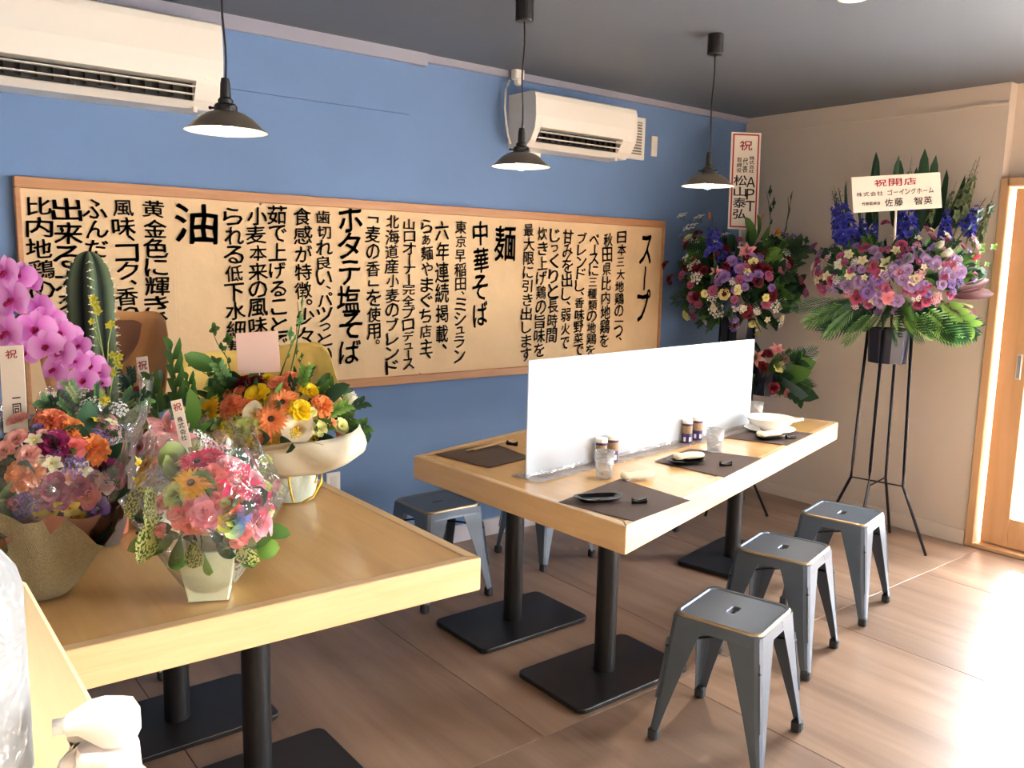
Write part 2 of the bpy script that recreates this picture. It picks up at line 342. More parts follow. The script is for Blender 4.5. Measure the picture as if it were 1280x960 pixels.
MB().box(((BX0+BX1)/2, -.006, (BZ0+BZ1)/2), (BX1-BX0-.02, .010, BZ1-BZ0-.02)).obj('backing_board', FRAMEW, bd, off=o_)
sx = [BX0+.02, at_y(216, 340, 0).x, at_y(450, 340, 0).x, at_y(650, 340, 0).x, BX1-.014]
YP = -.0165
sheets = []
for i in range(4):
    a, b = sx[i], sx[i+1]+.012; M = MB(); nx = int((b-a)/.02); nz = 36; vs = []
    for j in range(nx+1):
        for k in range(nz+1):
            x = a+(b-a)*j/nx; z = BZ0+FWD*.9+(BZ1-BZ0-FWD*1.8)*k/nz
            e = min(1, min(j, nx-j)/3)
            yy = YP-.0018*noise.noise(Vector((x*3, z*2.2, 3)))*e-.0022*abs(noise.noise(Vector((x*9, z*5, i))))*e-(.0012 if j in (0, nx) else 0)
            vs.append((x, yy, z))
    fs = [(j*(nz+1)+k, (j+1)*(nz+1)+k, (j+1)*(nz+1)+k+1, j*(nz+1)+k+1) for j in range(nx) for k in range(nz)]
    M.add(vs, fs); sheets.append(M.obj('paper_sheet', KRAFT, bd, off=o_, smooth=True))
for px, py in ((19, 237), (326, 255), (530, 265), (683, 273), (826, 282), (526, 466), (400, 477)):
    p = at_y(px, py, -.02); MB().lathe([(.0001, -.006), (.005, -.005), (.006, 0), (.003, .004)], (0, 0, 0), 10, Matrix.Rotation(PI/2, 4, 'X')).obj('push_pin', WHITEP, bd, (p.x-o_.x, -.02, p.z-o_.z))
INK2 = mat('thin_grey_ink', (66, 62, 62), .6)
COLS = [('スープ', 808, 292, 402, 1.45), ('日本三大地鶏の一つ、', 777, 289, 428, 1), ('秋田県比内地鶏を', 760, 291, 434, 1), ('ベースに三種類の地鶏を', 743, 292, 444, 1),
    ('ブレンドし、香味野菜で', 727, 290, 444, 1), ('甘みを出し、弱火で', 710, 287, 437, 1), ('じっくりと長時間', 693, 285, 428, 1), ('炊き上げ鶏の旨味を', 678, 283, 446, 1), ('最大限に引き出します', 661, 279, 451, 1),
    ('麺', 631, 278, 330, 2.0), ('中華そば', 601, 274, 409, 1.3), ('東京早稲田、ミシュラン', 576, 275, 453, .95), ('六年連続掲載、', 553, 275, 441, 1.1), ('らぁ麺やまぐち店主、', 533, 273, 451, 1),
    ('山口オーナー完全プロデュース', 511, 273, 462, .95), ('北海道産小麦のブレンド', 490, 268, 468, 1), ('「麦の香」を使用。', 466, 267, 434, 1.05), ('ホタテ塩そば', 436, 256, 456, 1.45),
    ('歯切れ良い、パツっという', 404, 262, 470, 1.05), ('食感が特徴。少々固', 378, 259, 452, 1.15), ('茹で上げることで', 346, 257, 440, 1.1), ('小麦本来の風味が', 320, 259, 440, 1.15), ('られる低下水細麺', 291, 259, 446, 1.15),
    ('油', 246, 252, 308, 2.5), ('黄金色に輝き、', 191, 249, 404, 1.25), ('風味、コク、香り', 154, 249, 404, 1.25), ('ふんだんに使い', 119, 249, 420, 1.25), ('出来る大変', 82, 247, 394, 1.3), ('比内地鶏の', 46, 244, 376, 1.3)]
U, V = Vector((1, 0, 0)), Vector((0, 0, 1))
for s, px, y1, y2, wk in COLS:
    a = at_y(px, y1, YP); b = at_y(px+(2 if len(s) > 3 else 0), y2, YP); xm = a.x
    wpx = .082*wk*(.86 if wk <= 1.15 else .9)
    si = max(i for i in range(4) if sx[i] <= xm or i == 0)
    M = MB(); column(M, s, Vector((0, YP-.0050, 0)), U, V, xm, a.z, b.z, wpx, 1, .93)
    M.obj('brush_lettering', INK2 if s[0] in '東北最炊らじ歯' else INK, sheets[si], off=o_)

# ================================================================== air conditioners
def aircon(xl, xr, zt, zb, label):
    W = xr-xl; t = thing('air_conditioner', label, 'air conditioner', (xl, 0, zb), 0, 'wall air conditioners'); h = zt-zb; D = .215
    prof = [(0, 0), (0, h), (-D+.03, h), (-D+.008, h-.01), (-D, h-.035), (-D-.006, h*.55), (-D+.002, .085), (-D+.035, .03), (-D+.075, .0)]
    # body with the outlet slot cut in the lower front
    sl0, sl1 = .035/1.0, W-.10
    A, B_ = Vector((0, -D+.002, .085)), Vector((0, -D+.035, .03))
    M = MB()
    def ring(x, P): return [Vector((x, p[0], p[1])) for p in P]
    segs = [(0, sl0), (sl1, W)]
    for x0, x1 in segs:
        M.loops([ring(x0, prof), ring(x1, prof)], True)
    P2 = prof[:6]+[(-D-.001, .092), (-D+.07, .088), (-D+.085, .028), (-D+.040, .024)]+prof[8:]
    M.loops([ring(sl0, P2), ring(sl1, P2)], False)
    M.obj('body', WHITEP, t)
    S = MB(); S.box(((sl0+sl1)/2, -D+.055, .06), (sl1-sl0, .004, .062)); S.obj('air_outlet', DARKSL, t)
    for k in range(14): S = MB(); S.box((sl0+(sl1-sl0)*(k+.5)/14, -D+.045, .058), (.003, .022, .045)); S.obj('vertical_louvre', DARKSL, t)
    for z, y in ((.072, -D+.012), (.046, -D+.026)): S = MB(); S.bbox(((sl0+sl1)/2, y, z), (sl1-sl0-.006, .022, .004), .001, None); S.obj('outlet_flap', WHITEP, t)
    MB().bbox((W-.055, -D+.0, .105), (.03, .004, .01), .001).obj('indicator_light', mat('ac_light', (255, 252, 240), .3), t)
    MB().lathe([(.001, -.012), (.009, -.01), (.009, .01), (.001, .012)], (W-.09, -D+.06, -.004), 10).obj('drain_stub', WHITEP, t)
    return t
aircon(-1.945, -1.235, 2.285, 2.02, 'white wall air conditioner beside the vent, hung over the far end of the sign')
aircon(-4.30, -3.475, 2.315, 2.0, 'large white wall air conditioner at the top left above the cactus')
# vent grille behind the far unit
p0 = at_y(790, 150, 0); p1 = at_y(805, 196, 0); vt = thing('wall_vent', 'white square vent grille beside the far air conditioner', 'vent', (-1.075, 0, 2.06)); 
MB().bbox((0, -.008, .11), (.24, .016, .235), .003).obj('vent_frame', WHITEP, vt); MB().box((0, -.017, .11), (.18, .003, .18)).obj('vent_recess', mat('vent_grey', (130, 128, 122), .6), vt)
for k in range(11): MB().box((0, -.021, .03+k*.016), (.18, .006, .005), Matrix.Rotation(.5, 4, 'X')).obj('slat', WHITEP, vt)
def plate(name, label, cat, px, py, w_, h_, group=None, n=0):
    p = at_y(px, py, 0); t = thing(name, label, cat, (p.x, 0, p.z-h_/2), 0, group)
    MB().bbox((0, -.004, h_/2), (w_, .008, h_), .002).obj('cover_plate', WHITEP, t)
    for k in range(n):
        o = MB().bbox((0, -.009, h_*(k+.5)/n), (w_*.45, .004, h_*.7/n), .001).obj('socket_face', mat('socket_white', (228, 226, 220), .4), t)
plate('blank_wall_plate', 'small blank white plate on the blue wall right of the vent', 'wall plate', 817, 183, .05, .115)
plate('switch_plate', 'white double switch plate just behind the middle pendant lamp', 'switch', 668, 193, .075, .12, None, 2)
plate('power_outlet', 'white power outlet low on the blue wall behind the flower table', 'outlet', 416, 606, .07, .12, None, 1)
# plug and cord of the far unit
pg = at_y(639, 92, -.0); t = thing('power_socket', 'cream power socket with a plug and cord up under the ceiling', 'outlet', (pg.x, -.034, pg.z-.04))
MB().bbox((0, -.02, .03), (.06, .04, .06), .006).obj('socket_box', WHITEP, t); MB().bbox((-.005, -.03, -.012), (.035, .03, .03), .006).obj('plug', WHITEP, t)
pts = [at_y(x, y, -.045)-t.location for x, y in ((637, 100), (632, 112), (631, 135), (633, 155), (635, 170), (638, 180))]
MB().tube([pts[0]]+[pts[0].lerp(pts[1], .5)]+pts[1:], .0055).obj('cord', WHITEP, t, smooth=True)

# ================================================================== pendant lamps
def lamp(label, top, rim, on=True):
    """top: ceiling point, rim: centre of the shade rim"""
    t = thing('pendant_lamp', label, 'lamp', (rim.x, rim.y, rim.z), 0, 'pendant lamps over the tables')
    zc_ = H-rim.z; dx, dy = top.x-rim.x, top.y-rim.y
    MB().lathe([(.0001, zc_), (.032, zc_), (.033, zc_-.005), (.033, zc_-.075), (.030, zc_-.08), (.0001, zc_-.08)], (dx, dy, 0), 20).obj('ceiling_cup', BLACK, t, smooth=False)
    zt = .14
    pts = [(dx*(1-u)+.004*math.sin(u*9), dy*(1-u), zc_-.08+(zt-zc_+.08)*u) for u in [i/10 for i in range(11)]]
    MB().tube(pts, .003, 6).obj('cord', BLACK, t, smooth=True)
    MB().lathe([(.0001, .142), (.010, .14), (.013, .125), (.0145, .09), (.020, .084), (.020, .062), (.0001, .06)], n=16).obj('socket_cap', BLACK, t)
    ck = MB(); ck.lathe([(.0001, .073), (.026, .073), (.030, .068), (.030, .054), (.025, .05), (.0001, .05)], n=20)
    for k in range(3):
        a = k*2*PI/3+.5; ck.tube([(0.024*math.cos(a), .024*math.sin(a), .062), (.04*math.cos(a), .04*math.sin(a), .062)], .003, 6); ck.ball((.041*math.cos(a), .041*math.sin(a), .062), .005)
    ck.obj('shade_holder', BLACK, t)
    R_ = .107
    o = MB().lathe([(.024, .055), (.034, .053), (.052, .047), (.072, .035), (.089, .018), (.1, .006), (R_, .0045), (R_+.003, 0)], n=48).obj('lamp_shade', SHADE, t, smooth=True)
    MB().lathe([(R_+.0025, .0005), (R_-.002, .001), (.087, .015), (.069, .032), (.048, .044), (.022, .05)], n=48).obj('shade_lining', SHIN, t, smooth=True)
    MB().lathe([(.0001, .052), (.012, .05), (.014, .04), (.022, .022), (.024, .012), (.020, -.002), (.010, -.010), (.0001, -.012)], n=20).obj('bulb', mat('lit_bulb', (255, 236, 200), .4, emit=(1, .86, .64, 1), es=60), t, smooth=True)
    return t
c2 = at_z(656, -2, H); r2 = at_y(653, 209, c2.y); c3 = at_z(895, 43, H); r3 = at_y(885, 233, c3.y)
r1 = at_d(283, 165, 2.3)
lamp('pendant lamp with a shallow metal shade, nearest the near air conditioner over the flower table', r1+Vector((0, 0, .1)), r1)
lamp('middle pendant lamp, in front of the far air conditioner', c2, Vector((c2.x, c2.y, r2.z)))
lamp('pendant lamp nearest the corner, beside the tall red and white banner', c3, Vector((c3.x, c3.y, r3.z)))
# pale smoke detector spot, warm lamp glow on the ceiling edge is a downlight
def downlight(x, y, label, W):
    t = thing('downlight', label, 'lamp', (x, y, H-.012), 0, 'ceiling downlights')
    MB().lathe([(.05, .012), (.052, 0), (.04, -.002), (.038, .004)], n=24).obj('trim_ring', WHITEP, t)
    MB().lathe([(.0001, .003), (.037, .003), (.037, .008), (.0001, .008)], n=24).obj('diffuser', mat('downlight_glow', (255, 200, 140), .4, emit=(1, .72, .45, 1), es=5), t)
    l = bpy.data.lights.new('downlight_lamp', 'SPOT'); l.energy = W; l.spot_size = 1.5; l.spot_blend = .8; l.shadow_soft_size = .04; l.color = (1, .9, .76)
    o = bpy.data.objects.new('downlight_lamp', l); C.objects.link(o); o.parent = t; o.location = (0, 0, -.01)
p = at_z(1067, -6, H); downlight(p.x, p.y, 'small warm recessed downlight in the ceiling at the top edge', 60)
downlight(-5.0, -2.85, 'added downlight out of view, brightening the service counter', 60)  # extra lamp outside the view, added to brighten the counter top

# ================================================================== tables
TZ = .72
def rim_table(name, label, quad, bases, seams=()):
    """quad: four corners of the top, counter-clockwise; bases: (x, y, rz)"""
    q = [Vector((x, y, 0)) for x, y in quad]; c0 = sum(q, Vector())/4
    t = thing(name, label, 'table', (c0.x, c0.y, 0)); RW, TH = .032, .085; n = 4
    def inset(k, wd):
        a, b, c = q[k-1], q[k], q[(k+1) % n]; d1 = (b-a).normalized(); d2 = (c-b).normalized()
        n1 = Vector((-d1.y, d1.x, 0)); n2 = Vector((-d2.y, d2.x, 0)); m = (n1+n2); m /= m.dot(n1); return b+m*wd
    inn = [inset(k, RW) for k in range(n)]; cor = .012
    for k in range(n):
        a, b = q[k], q[(k+1) % n]; ia, ib = inn[k], inn[(k+1) % n]; d = (b-a).normalized()
        P = [a, b, ib, ia]; ang = math.atan2(d.y, d.x); mid = (a+b)/2
        Mi = Matrix.Rotation(-ang, 4, 'Z'); P = [Mi @ (p-mid) for p in P]
        o = MB().prism([(p.x, p.y) for p in P], TZ-TH, TZ+.0015).obj('rim_rail', PINE, t, (mid.x-c0.x, mid.y-c0.y, 0), ang); bevel(o, .004, 2)
    MB().prism([((p-c0).x, (p-c0).y) for p in inn], TZ-.03, TZ-.0005).obj('tabletop_panel', OAKTOP, t)
    for x, y, rz in bases:
        x -= c0.x; y -= c0.y; M = Matrix.Rotation(rz, 4, 'Z')
        b = MB().box((0, 0, .011), (.54, .34, .018)).obj('base_plate', BLACK, t, (x, y, 0), rz)
        MB().lathe([(.0382, .018), (.038, TZ-.05)], (0, 0, 0), 28).obj('pole', BLACK, t, (x, y, 0), smooth=True)
        m = b.modifiers.new('corner', 'BEVEL'); m.width = .03; m.segments = 4; m.affect = 'EDGES'; m.limit_method = 'WEIGHT'
        at = b.data.attributes.new('bevel_weight_edge', 'FLOAT', 'EDGE')
        for e in b.data.edges:
            v0, v1 = [b.data.vertices[i].co for i in e.vertices]
            if abs(v0.z-v1.z) > .01: at.data[e.index].value = 1
        bevel(b, .004, 2).modifiers[-1].name = 'edge'
        MB().box((0, 0, TZ-.045), (.30, .30, .012)).obj('mounting_plate', BLACK, t, (x, y, 0), rz)
    return t
NE = (-.913, -1.329); NW = (-2.967, -1.90)
MQ = [NW, NE, (-1.175, -.36), (-3.01, -.832)]
rim_table('dining_table', 'long pine rimmed table with the white partition and place settings', MQ, [(-2.61, -1.485, 0), (-2.61, -.955, 0), (-1.24, -1.0, .2)])
LQ = [(-5.55, -1.80), (-3.452, -1.87), (-3.452, -.83), (-5.5, -.80)]
rim_table('flower_table', 'pine rimmed table at the left carrying the bouquets', LQ, [(-3.86, -1.41, 0), (-3.93, -.93, 0), (-5.1, -1.41, 0), (-5.1, -.93, 0)])
# counter in the lower left
ct = thing('counter', 'pale wooden service counter in the near left corner', 'counter', (-4.99, -2.8, 0))
cm = MB().bbox((0, 0, .982), (1.0, 1.22, .036), .006).obj('worktop', PALE, ct)
bx = MB().bbox((-.02, 0, .482), (.92, 1.16, .964), .003).obj('counter_body', PALE, ct)

# ================================================================== stools
def rr(w_, d_, r, n=6, z=0, x=0, y=0):
    P = []
    for sx_, sy_, a0 in ((1, 1, 0), (-1, 1, PI/2), (-1, -1, PI), (1, -1, 3*PI/2)):
        for k in range(n+1):
            a = a0+PI/2*k/n; P.append(Vector((x+sx_*(w_/2-r)+r*math.cos(a), y+sy_*(d_/2-r)+r*math.sin(a), z)))
    return P
def stool(loc, rz, label):
    t = thing('stool', label, 'stool', (loc[0], loc[1], 0), rz, 'grey metal stools round the tables'); t.scale = (.96, .96, .925); ZS = .45
    M = MB(); hw = .285
    M.loops([rr(.30, .30, .04, z=ZS-.045), rr(.296, .296, .04, z=ZS-.035), rr(hw+.004, hw+.004, .038, z=ZS-.006), rr(hw-.006, hw-.006, .034, z=ZS), rr(hw-.02, hw-.02, .03, z=ZS), rr(hw-.028, hw-.028, .028, z=ZS-.004),
             rr(.062, .03, .011, z=ZS-.004), rr(.058, .026, .010, z=ZS-.007), rr(.056, .024, .010, z=ZS-.02)])
    M.loops([rr(.296, .296, .038, z=ZS-.045), rr(.27, .27, .03, z=ZS-.012), rr(.056, .024, .01, z=ZS-.02)])
    s = M.obj('seat', STEEL, t, smooth=False)
    E_ = MB(); E_.loops([rr(hw+.006, hw+.006, .039, z=ZS-.008), rr(hw+.003, hw+.003, .038, z=ZS-.0025), rr(hw-.004, hw-.004, .034, z=ZS+.0008)]); E_.obj('worn_rim', STEELW, s)
    for sx_, sy_ in ((1, 1), (-1, 1), (-1, -1), (1, -1)):
        L = []
        for u in (0, .15, .35, .6, .85, 1):
            z = ZS-.012-(ZS-.05)*u; half = .146+.040*u; wd = (.082*(1-u)**1.15+.031) if u > .0 else .115; 
            o = half; i = .003; cr = min(.02, wd*.4)
            pr = [(o-wd, o), (o-cr, o), (o-cr*.3, o-cr*.3), (o, o-cr), (o, o-wd), (o-i, o-wd), (o-i, o-cr-.002), (o-cr*.3-i, o-cr*.3-i), (o-cr-.002, o-i), (o-wd, o-i)]
            L.append([Vector((sx_*x, sy_*y, z)) for x, y in pr])
        M = MB(); M.loops(L, True); g = M.obj('leg', STEEL, t, smooth=False)
        f = MB(); hx, hy = sx_*(.186-.013), sy_*(.186-.013); f.bbox((hx, hy, .021), (.034, .034, .042), .006); f.obj('rubber_foot', RUB, g)
        rb = MB(); rb.tube([(sx_*(.150), sy_*(.150)-0, .36), (sx_*.172, sy_*.172, .15)], .003, 5); rb.obj('pressed_rib', STEEL, g)
    br = MB()
    for s_ in (-1, 1): br.tube([(-.155, -.155*s_, .33), (-.08, -.08*s_, .352), (0, 0, .36+.004*s_), (.08, .08*s_, .352), (.155, .155*s_, .33)], .005, 6)
    br.obj('cross_brace', BLACK, t, smooth=True); return t
SR = .25
s1 = stool((-2.58, -2.0), SR, 'grey metal stool nearest the camera at the lower right, in front of the others')
for lc, rz, lb in (((-2.005, -1.775), SR, 'middle one of the three grey stools along the right side of the long table'), ((-1.395, -1.655), .22, 'grey stool farthest along the right side of the table, near the flower stand'),
                   ((-2.727, -.558), 0, 'dark metal stool standing between the two tables by the blue wall'), ((-2.02, -.47), .05, 'metal stool pushed under the long table by the wall, next to the black pole'),
                   ((-1.36, -.45), .1, 'metal stool under the far end of the long table, by the wall'), ((-4.11, -.53), .1, 'metal stool behind the flower table with only its legs in view')):
    k_ = 1 if lc[1] < -1.6 else 0; dup(s1, (lc[0]+.043+.026*k_, lc[1]+.055-.021*k_, 0), rz, lb)

# ================================================================== things on the long table
TA = math.radians(15.5)
def tz_(px, py, z=TZ): p = at_z(px, py, z+.0015); return p
# partition: frosted acrylic sheet in a clear foot
PA = tz_(657, 599); PB = tz_(936, 533); pd_ = (PB-PA); PL = pd_.length; pang = math.atan2(pd_.y, pd_.x); pc = (PA+PB)/2
t = thing('table_partition', 'frosted white acrylic partition standing along the middle of the long table', 'partition', (pc.x, pc.y, TZ+.0015), pang)
FROST, n, l, p = nt('frosted_acrylic'); p.inputs['Base Color'].default_value = (.72, .79, .87, 1); p.inputs['Roughness'].default_value = .22; p.inputs['Specular IOR Level'].default_value = .8
trn = n.new('ShaderNodeBsdfTranslucent'); trn.inputs[0].default_value = (.85, .9, .95, 1); rf_ = n.new('ShaderNodeBsdfRefraction'); rf_.inputs['Roughness'].default_value = .35; rf_.inputs['IOR'].default_value = 1.05
m1 = n.new('ShaderNodeMixShader'); m1.inputs[0].default_value = .25; m2 = n.new('ShaderNodeMixShader'); m2.inputs[0].default_value = .2
l.new(p.outputs[0], m1.inputs[1]); l.new(trn.outputs[0], m1.inputs[2]); l.new(m1.outputs[0], m2.inputs[1]); l.new(rf_.outputs[0], m2.inputs[2]); l.new(m2.outputs[0], n['Material Output'].inputs[0])
CLEAR = mat('clear_acrylic', (250, 252, 255), .05, trans=1, ior=1.3)
ptop = at_y(658, 452, PA.y).z; PH = ptop-TZ
bevel(MB().box((0, 0, .004+PH/2), (PL, .005, PH-.004)).obj('acrylic_sheet', FROST, t), .0012)
ACR = filmm('acrylic_foot_clear', (253, 253, 254), .2, .05); bevel(MB().box((0, 0, .002), (PL+.01, .13, .003)).obj('acrylic_foot', ACR, t), .001)
for s in (-1, 1): MB().box((0, s*.006, .010), (PL, .004, .012)).obj('foot_rib', ACR, t)
# placemats
MATM = mat('brown_vinyl_mat', (92, 74, 66), .65, bump=.5, bscale=700, var=.12, vscale=300)
def placemat(pts, label):
    P = [tz_(*q) for q in pts]; c = sum(P, Vector())/len(P); t = MB().prism([((p-c).x, (p-c).y) for p in P], 0, .0012).obj('placemat', MATM, None, (c.x, c.y, TZ+.0018))
    return tag(t, label, 'placemat', 'placemats on the long table')
placemat([(698, 628), (775, 599), (863, 626), (793, 652)], 'dark brown placemat at the near corner of the long table under the empty black dish')
placemat([(818, 577), (862, 561), (952, 573), (906, 597)], 'dark brown placemat in the middle of the right side under the towel and glass')
placemat([(905, 547), (942, 534), (1017, 542), (984, 557)], 'dark brown placemat under the white bowl at the far end')
placemat([(543, 568), (610, 585), (664, 572), (616, 554)], 'dark brown placemat with bare wooden chopsticks left of the partition')
# black oblong dishes, rolled towels, chopstick rests
BLKG = mat('black_glazed_china', (14, 14, 16), .12)
def dish(px, py, rz, label):
    p = tz_(px, py); t = MB(); n_ = 24
    def ov(a, b, z, s=2.6): return [Vector((math.copysign(abs(math.cos(x))**(2/s)*a, math.cos(x)), math.copysign(abs(math.sin(x))**(2/s)*b, math.sin(x)), z+(.004*abs(math.cos(x))**3*z/.014))) for x in [2*PI*k/n_ for k in range(n_)]]
    t.loops([ov(.055, .022, 0), ov(.062, .028, .003), ov(.078, .040, .014), ov(.080, .042, .015), ov(.077, .039, .0145), ov(.06, .027, .006), ov(.03, .012, .005), ov(.001, .001, .005)]); t.f.append(tuple(reversed(range(n_)))); t.m.append(0)
    return tag(t.obj('oblong_dish', BLKG, None, (p.x, p.y, TZ+.0032), rz, True), label, 'dish', 'black oblong dishes on the placemats')
TOW = mat('cream_towel', (244, 228, 196), .85, bump=.4, bscale=300)
def towel(px, py, rz, label, z=0, L_=.125):
    p = tz_(px, py, TZ+z); M = MB(); Lp = []; ts = [0, .06, .15, .3, .5, .7, .85, .94, 1]
    for i, u in enumerate(ts):
        k = (.45 if u in (0, 1) else .9 if u in (.06, .94) else 1)*(1+.06*math.sin(u*17))
        Lp.append([Vector(((u-.5)*L_, (.024*k*math.cos(a))*(1+.12*math.sin(a*2+u*4)), .013+.012*k*math.sin(a)+.0018*math.sin(u*11+a))) for a in [2*PI*j/16 for j in range(16)]])
    M.loops(Lp, True); o = M.obj('rolled_towel', TOW, None, (p.x, p.y, TZ+.003+z), rz, True)
    return tag(o, label, 'towel', 'rolled towels on the long table')
def rest(px, py, rz, label):
    p = tz_(px, py); M = MB(); Lp = []
    for u in (-1, -.96, -.8, -.55, -.2, .2, .55, .8, .96, 1):
        e = .0062+.0035*max(0, abs(u)-.4)/.6; e *= .6 if abs(u) == 1 else 1
        Lp.append([Vector((u*.024, v.x, v.y+e)) for v in rr(e*1.7, e*2, e*.5, 3)])
    M.loops(Lp, True); return tag(M.obj('chopstick_rest', BLKG, None, (p.x, p.y, TZ+.0032), rz, True), label, 'chopstick rest', 'black chopstick rests')
dish(748, 627, -.42, 'empty glossy black oblong dish on the near placemat'); towel(797, 599, -.35, 'cream rolled towel lying across the top of the near placemat'); rest(799, 630, -.45, 'black chopstick rest on the near placemat')
dish(858, 580, -.3, 'black oblong dish under the towel in the middle of the table'); towel(861, 574, -.3, 'cream rolled towel on the black dish of the middle placemat', .012); rest(907, 583, -.4, 'black chopstick rest on the middle placemat')
dish(962, 549, -.2, 'black oblong dish in front of the white bowl'); towel(962, 546, -.2, 'cream rolled towel on the black dish in front of the white bowl', .010); rest(988, 549, -.35, 'black chopstick rest in front of the white bowl')
# bare chopsticks
CHOP = wood('chopstick_wood', (238, 206, 150), (222, 186, 128), .5, 0)
rest(640, 557.5, -1.2, 'black chopstick rest under the chopsticks behind the partition end')
for k, (a, b) in enumerate((((577, 566), (640, 555)), ((580, 567), (652, 552.5)))):
    A, B = tz_(*a), tz_(*b); A.z = TZ+.006; B.z = TZ+.0195; c = (A+B)/2; d_ = (B-A).normalized(); A = c-d_*.11; B = c+d_*.11
    M = MB().tube([A-c, (B-A)*.5+A-c, B-c], [.0035, .003, .0022], 6); tag(M.obj('chopstick', CHOP, None, c, smooth=True), ('pale wooden chopstick nearer the table edge on the far left placemat', 'pale wooden chopstick nearer the wall on the far left placemat')[k], 'chopstick', 'pair of wooden chopsticks')
# spice jars
JW = mat('jar_label', (235, 230, 226), .4); JP = mat('jar_purple', (58, 44, 104), .35); JC = mat('jar_contents', (176, 146, 110), .4, var=.4, vscale=120)
def jar(px, py, label):
    p = tz_(px, py); t = thing('spice_jar', label, 'jar', (p.x, p.y, TZ+.0018), 0, 'spice jars beside the partition'); r = .021
    MB().lathe([(.0001, 0), (r-.002, 0), (r, .002), (r, .084), (r-.002, .087), (.0001, .087)], n=24).obj('glass_body', JC, t, smooth=False)
    MB().lathe([(r+.0006, .003), (r+.0006, .044)], n=24).obj('purple_label', JP, t)
    for a in range(6): M = MB(); M.box((math.cos(a*PI/3+.3)*(r+.001), math.sin(a*PI/3+.3)*(r+.001), .020), (.0012, .010, .018), Matrix.Rotation(a*PI/3+.3, 4, 'Z')); M.obj('white_label_panel', JW, t)
    MB().lathe([(r+.0007, .076), (r+.0007, .083)], n=24).obj('purple_band', JP, t)
    MB().lathe([(.0001, .086), (r+.0015, .086), (r+.0015, .098), (r-.001, .101), (.0001, .101)], n=24).obj('lid', WHITEP, t)
jar(751, 581, 'left spice jar of the near pair, purple label and white lid'); jar(765, 577, 'right spice jar of the near pair, standing against the partition')
jar(858, 554, 'left spice jar of the far pair, purple label and white lid'); jar(871, 550, 'right spice jar of the far pair, standing against the partition')
GLS = filmm('drinking_glass', (250, 252, 254), .8, .16)
def tumbler(px, py, label, h=.095, r=.035):
    p = tz_(px, py); M = MB(); M.lathe([(.0001, .004), (r*.80, .0), (r*.83, .003), (r*.88, h*.45), (r*.9, h*.47), (r, h), (r-.002, h), (r*.9-.002, h*.5), (r*.8, .01), (.0001, .01)], n=28)
    return tag(M.obj('glass', GLS, None, (p.x, p.y, TZ+.0018), smooth=True), label, 'glass', 'clear tumblers on the long table')
tumbler(755, 597, 'empty clear tumbler in front of the near spice jars'); tumbler(893, 565, 'empty clear tumbler at the edge of the middle placemat'); tumbler(944, 527, 'clear tumbler behind the white bowl at the far end')
# bowl on a saucer
WCH = mat('white_china', (244, 240, 232), .2)
p = tz_(962, 540); bp = Vector((p.x, p.y, TZ+.0032))
o = MB().lathe([(.0001, 0), (.05, 0), (.055, .004), (.10, .012), (.112, .018), (.111, .020), (.09, .014), (.05, .008), (.0001, .008)], n=40).obj('saucer', WCH, None, bp, smooth=True); tag(o, 'white china saucer under the large bowl at the far end of the table', 'saucer')
o = MB().lathe([(.0001, .002), (.045, 0), (.047, .008), (.075, .02), (.105, .04), (.122, .062), (.124, .065), (.119, .064), (.10, .043), (.07, .024), (.0001, .016)], n=40).obj('ramen_bowl', WCH, None, bp+Vector((0, 0, .0085)), smooth=True); o.scale = (.88, .88, .9); tag(o, 'large white china bowl on its saucer at the far end of the table', 'bowl')
q_ = MB(); hd = Vector((.30, -.86, 0)).normalized()
for k, (dx, lb) in enumerate(((-.02, 'left'), (.015, 'right'))):
    s_ = MB(); a = Vector((hd.x*.02+dx, hd.y*.02, .030)); b = a+hd*.115+Vector((0, 0, .043))
    s_.tube([a, a.lerp(b, .25), a.lerp(b, .6), b], [.016, .012, .006, .007], 8); 
    o = s_.obj('china_spoon', WCH, None, bp, smooth=True); tag(o, 'white china spoon leaning over the rim of the white bowl, %s of the pair' % lb, 'spoon', 'spoons in the bowl')

# ================================================================== on the counter
CZ = 1.0
def dpos(px, py, D): return at_d(px, py, D)
PCL = filmm('cloudy_plastic', (214, 218, 222), .6, .38)
b = dpos(-62, 900, .52); t = thing('plastic_bottle', 'clear cloudy plastic bottle cut by the left edge, on the counter', 'bottle', (b.x, b.y, CZ))
sh = at_d(20, 715, .52).z-CZ; R_ = .043
MB().lathe([(.0001, .001), (R_-.004, 0), (R_, .004), (R_, sh*.45), (R_-.001, sh*.47), (R_, sh*.5), (R_, sh-.012), (R_-.003, sh), (R_-.012, sh+.014), (.026, sh+.024), (.0185, sh+.034), (.018, sh+.05)], n=36).obj('bottle_body', PCL, t, smooth=True)
MB().lathe([(.0195, sh+.038), (.02, sh+.052), (.0195, sh+.062), (.0001, sh+.064)], n=24).obj('cap', WHITEP, t)
MB().lathe([(.0001, .004), (R_-.003, .004), (R_-.003, sh*.62), (.0001, sh*.62)], n=30).obj('liquid', filmm('water', (240, 245, 248), .5, .1), t)
MILK = mat('milky_plastic', (246, 240, 234), .45)
b = dpos(136, 960, .54); hz = at_d(128, 876, .54).z-CZ+.004; t = thing('spray_bottle', 'milky white plastic trigger spray bottle on the counter corner', 'spray bottle', (b.x, b.y, CZ), YAW-PI/2+.45)
MB().lathe([(.0001, 0), (.030, 0), (.032, .003), (.032, hz-.075), (.030, hz-.065), (.020, hz-.052), (.014, hz-.046)], n=28).obj('bottle_body', MILK, t, smooth=True)
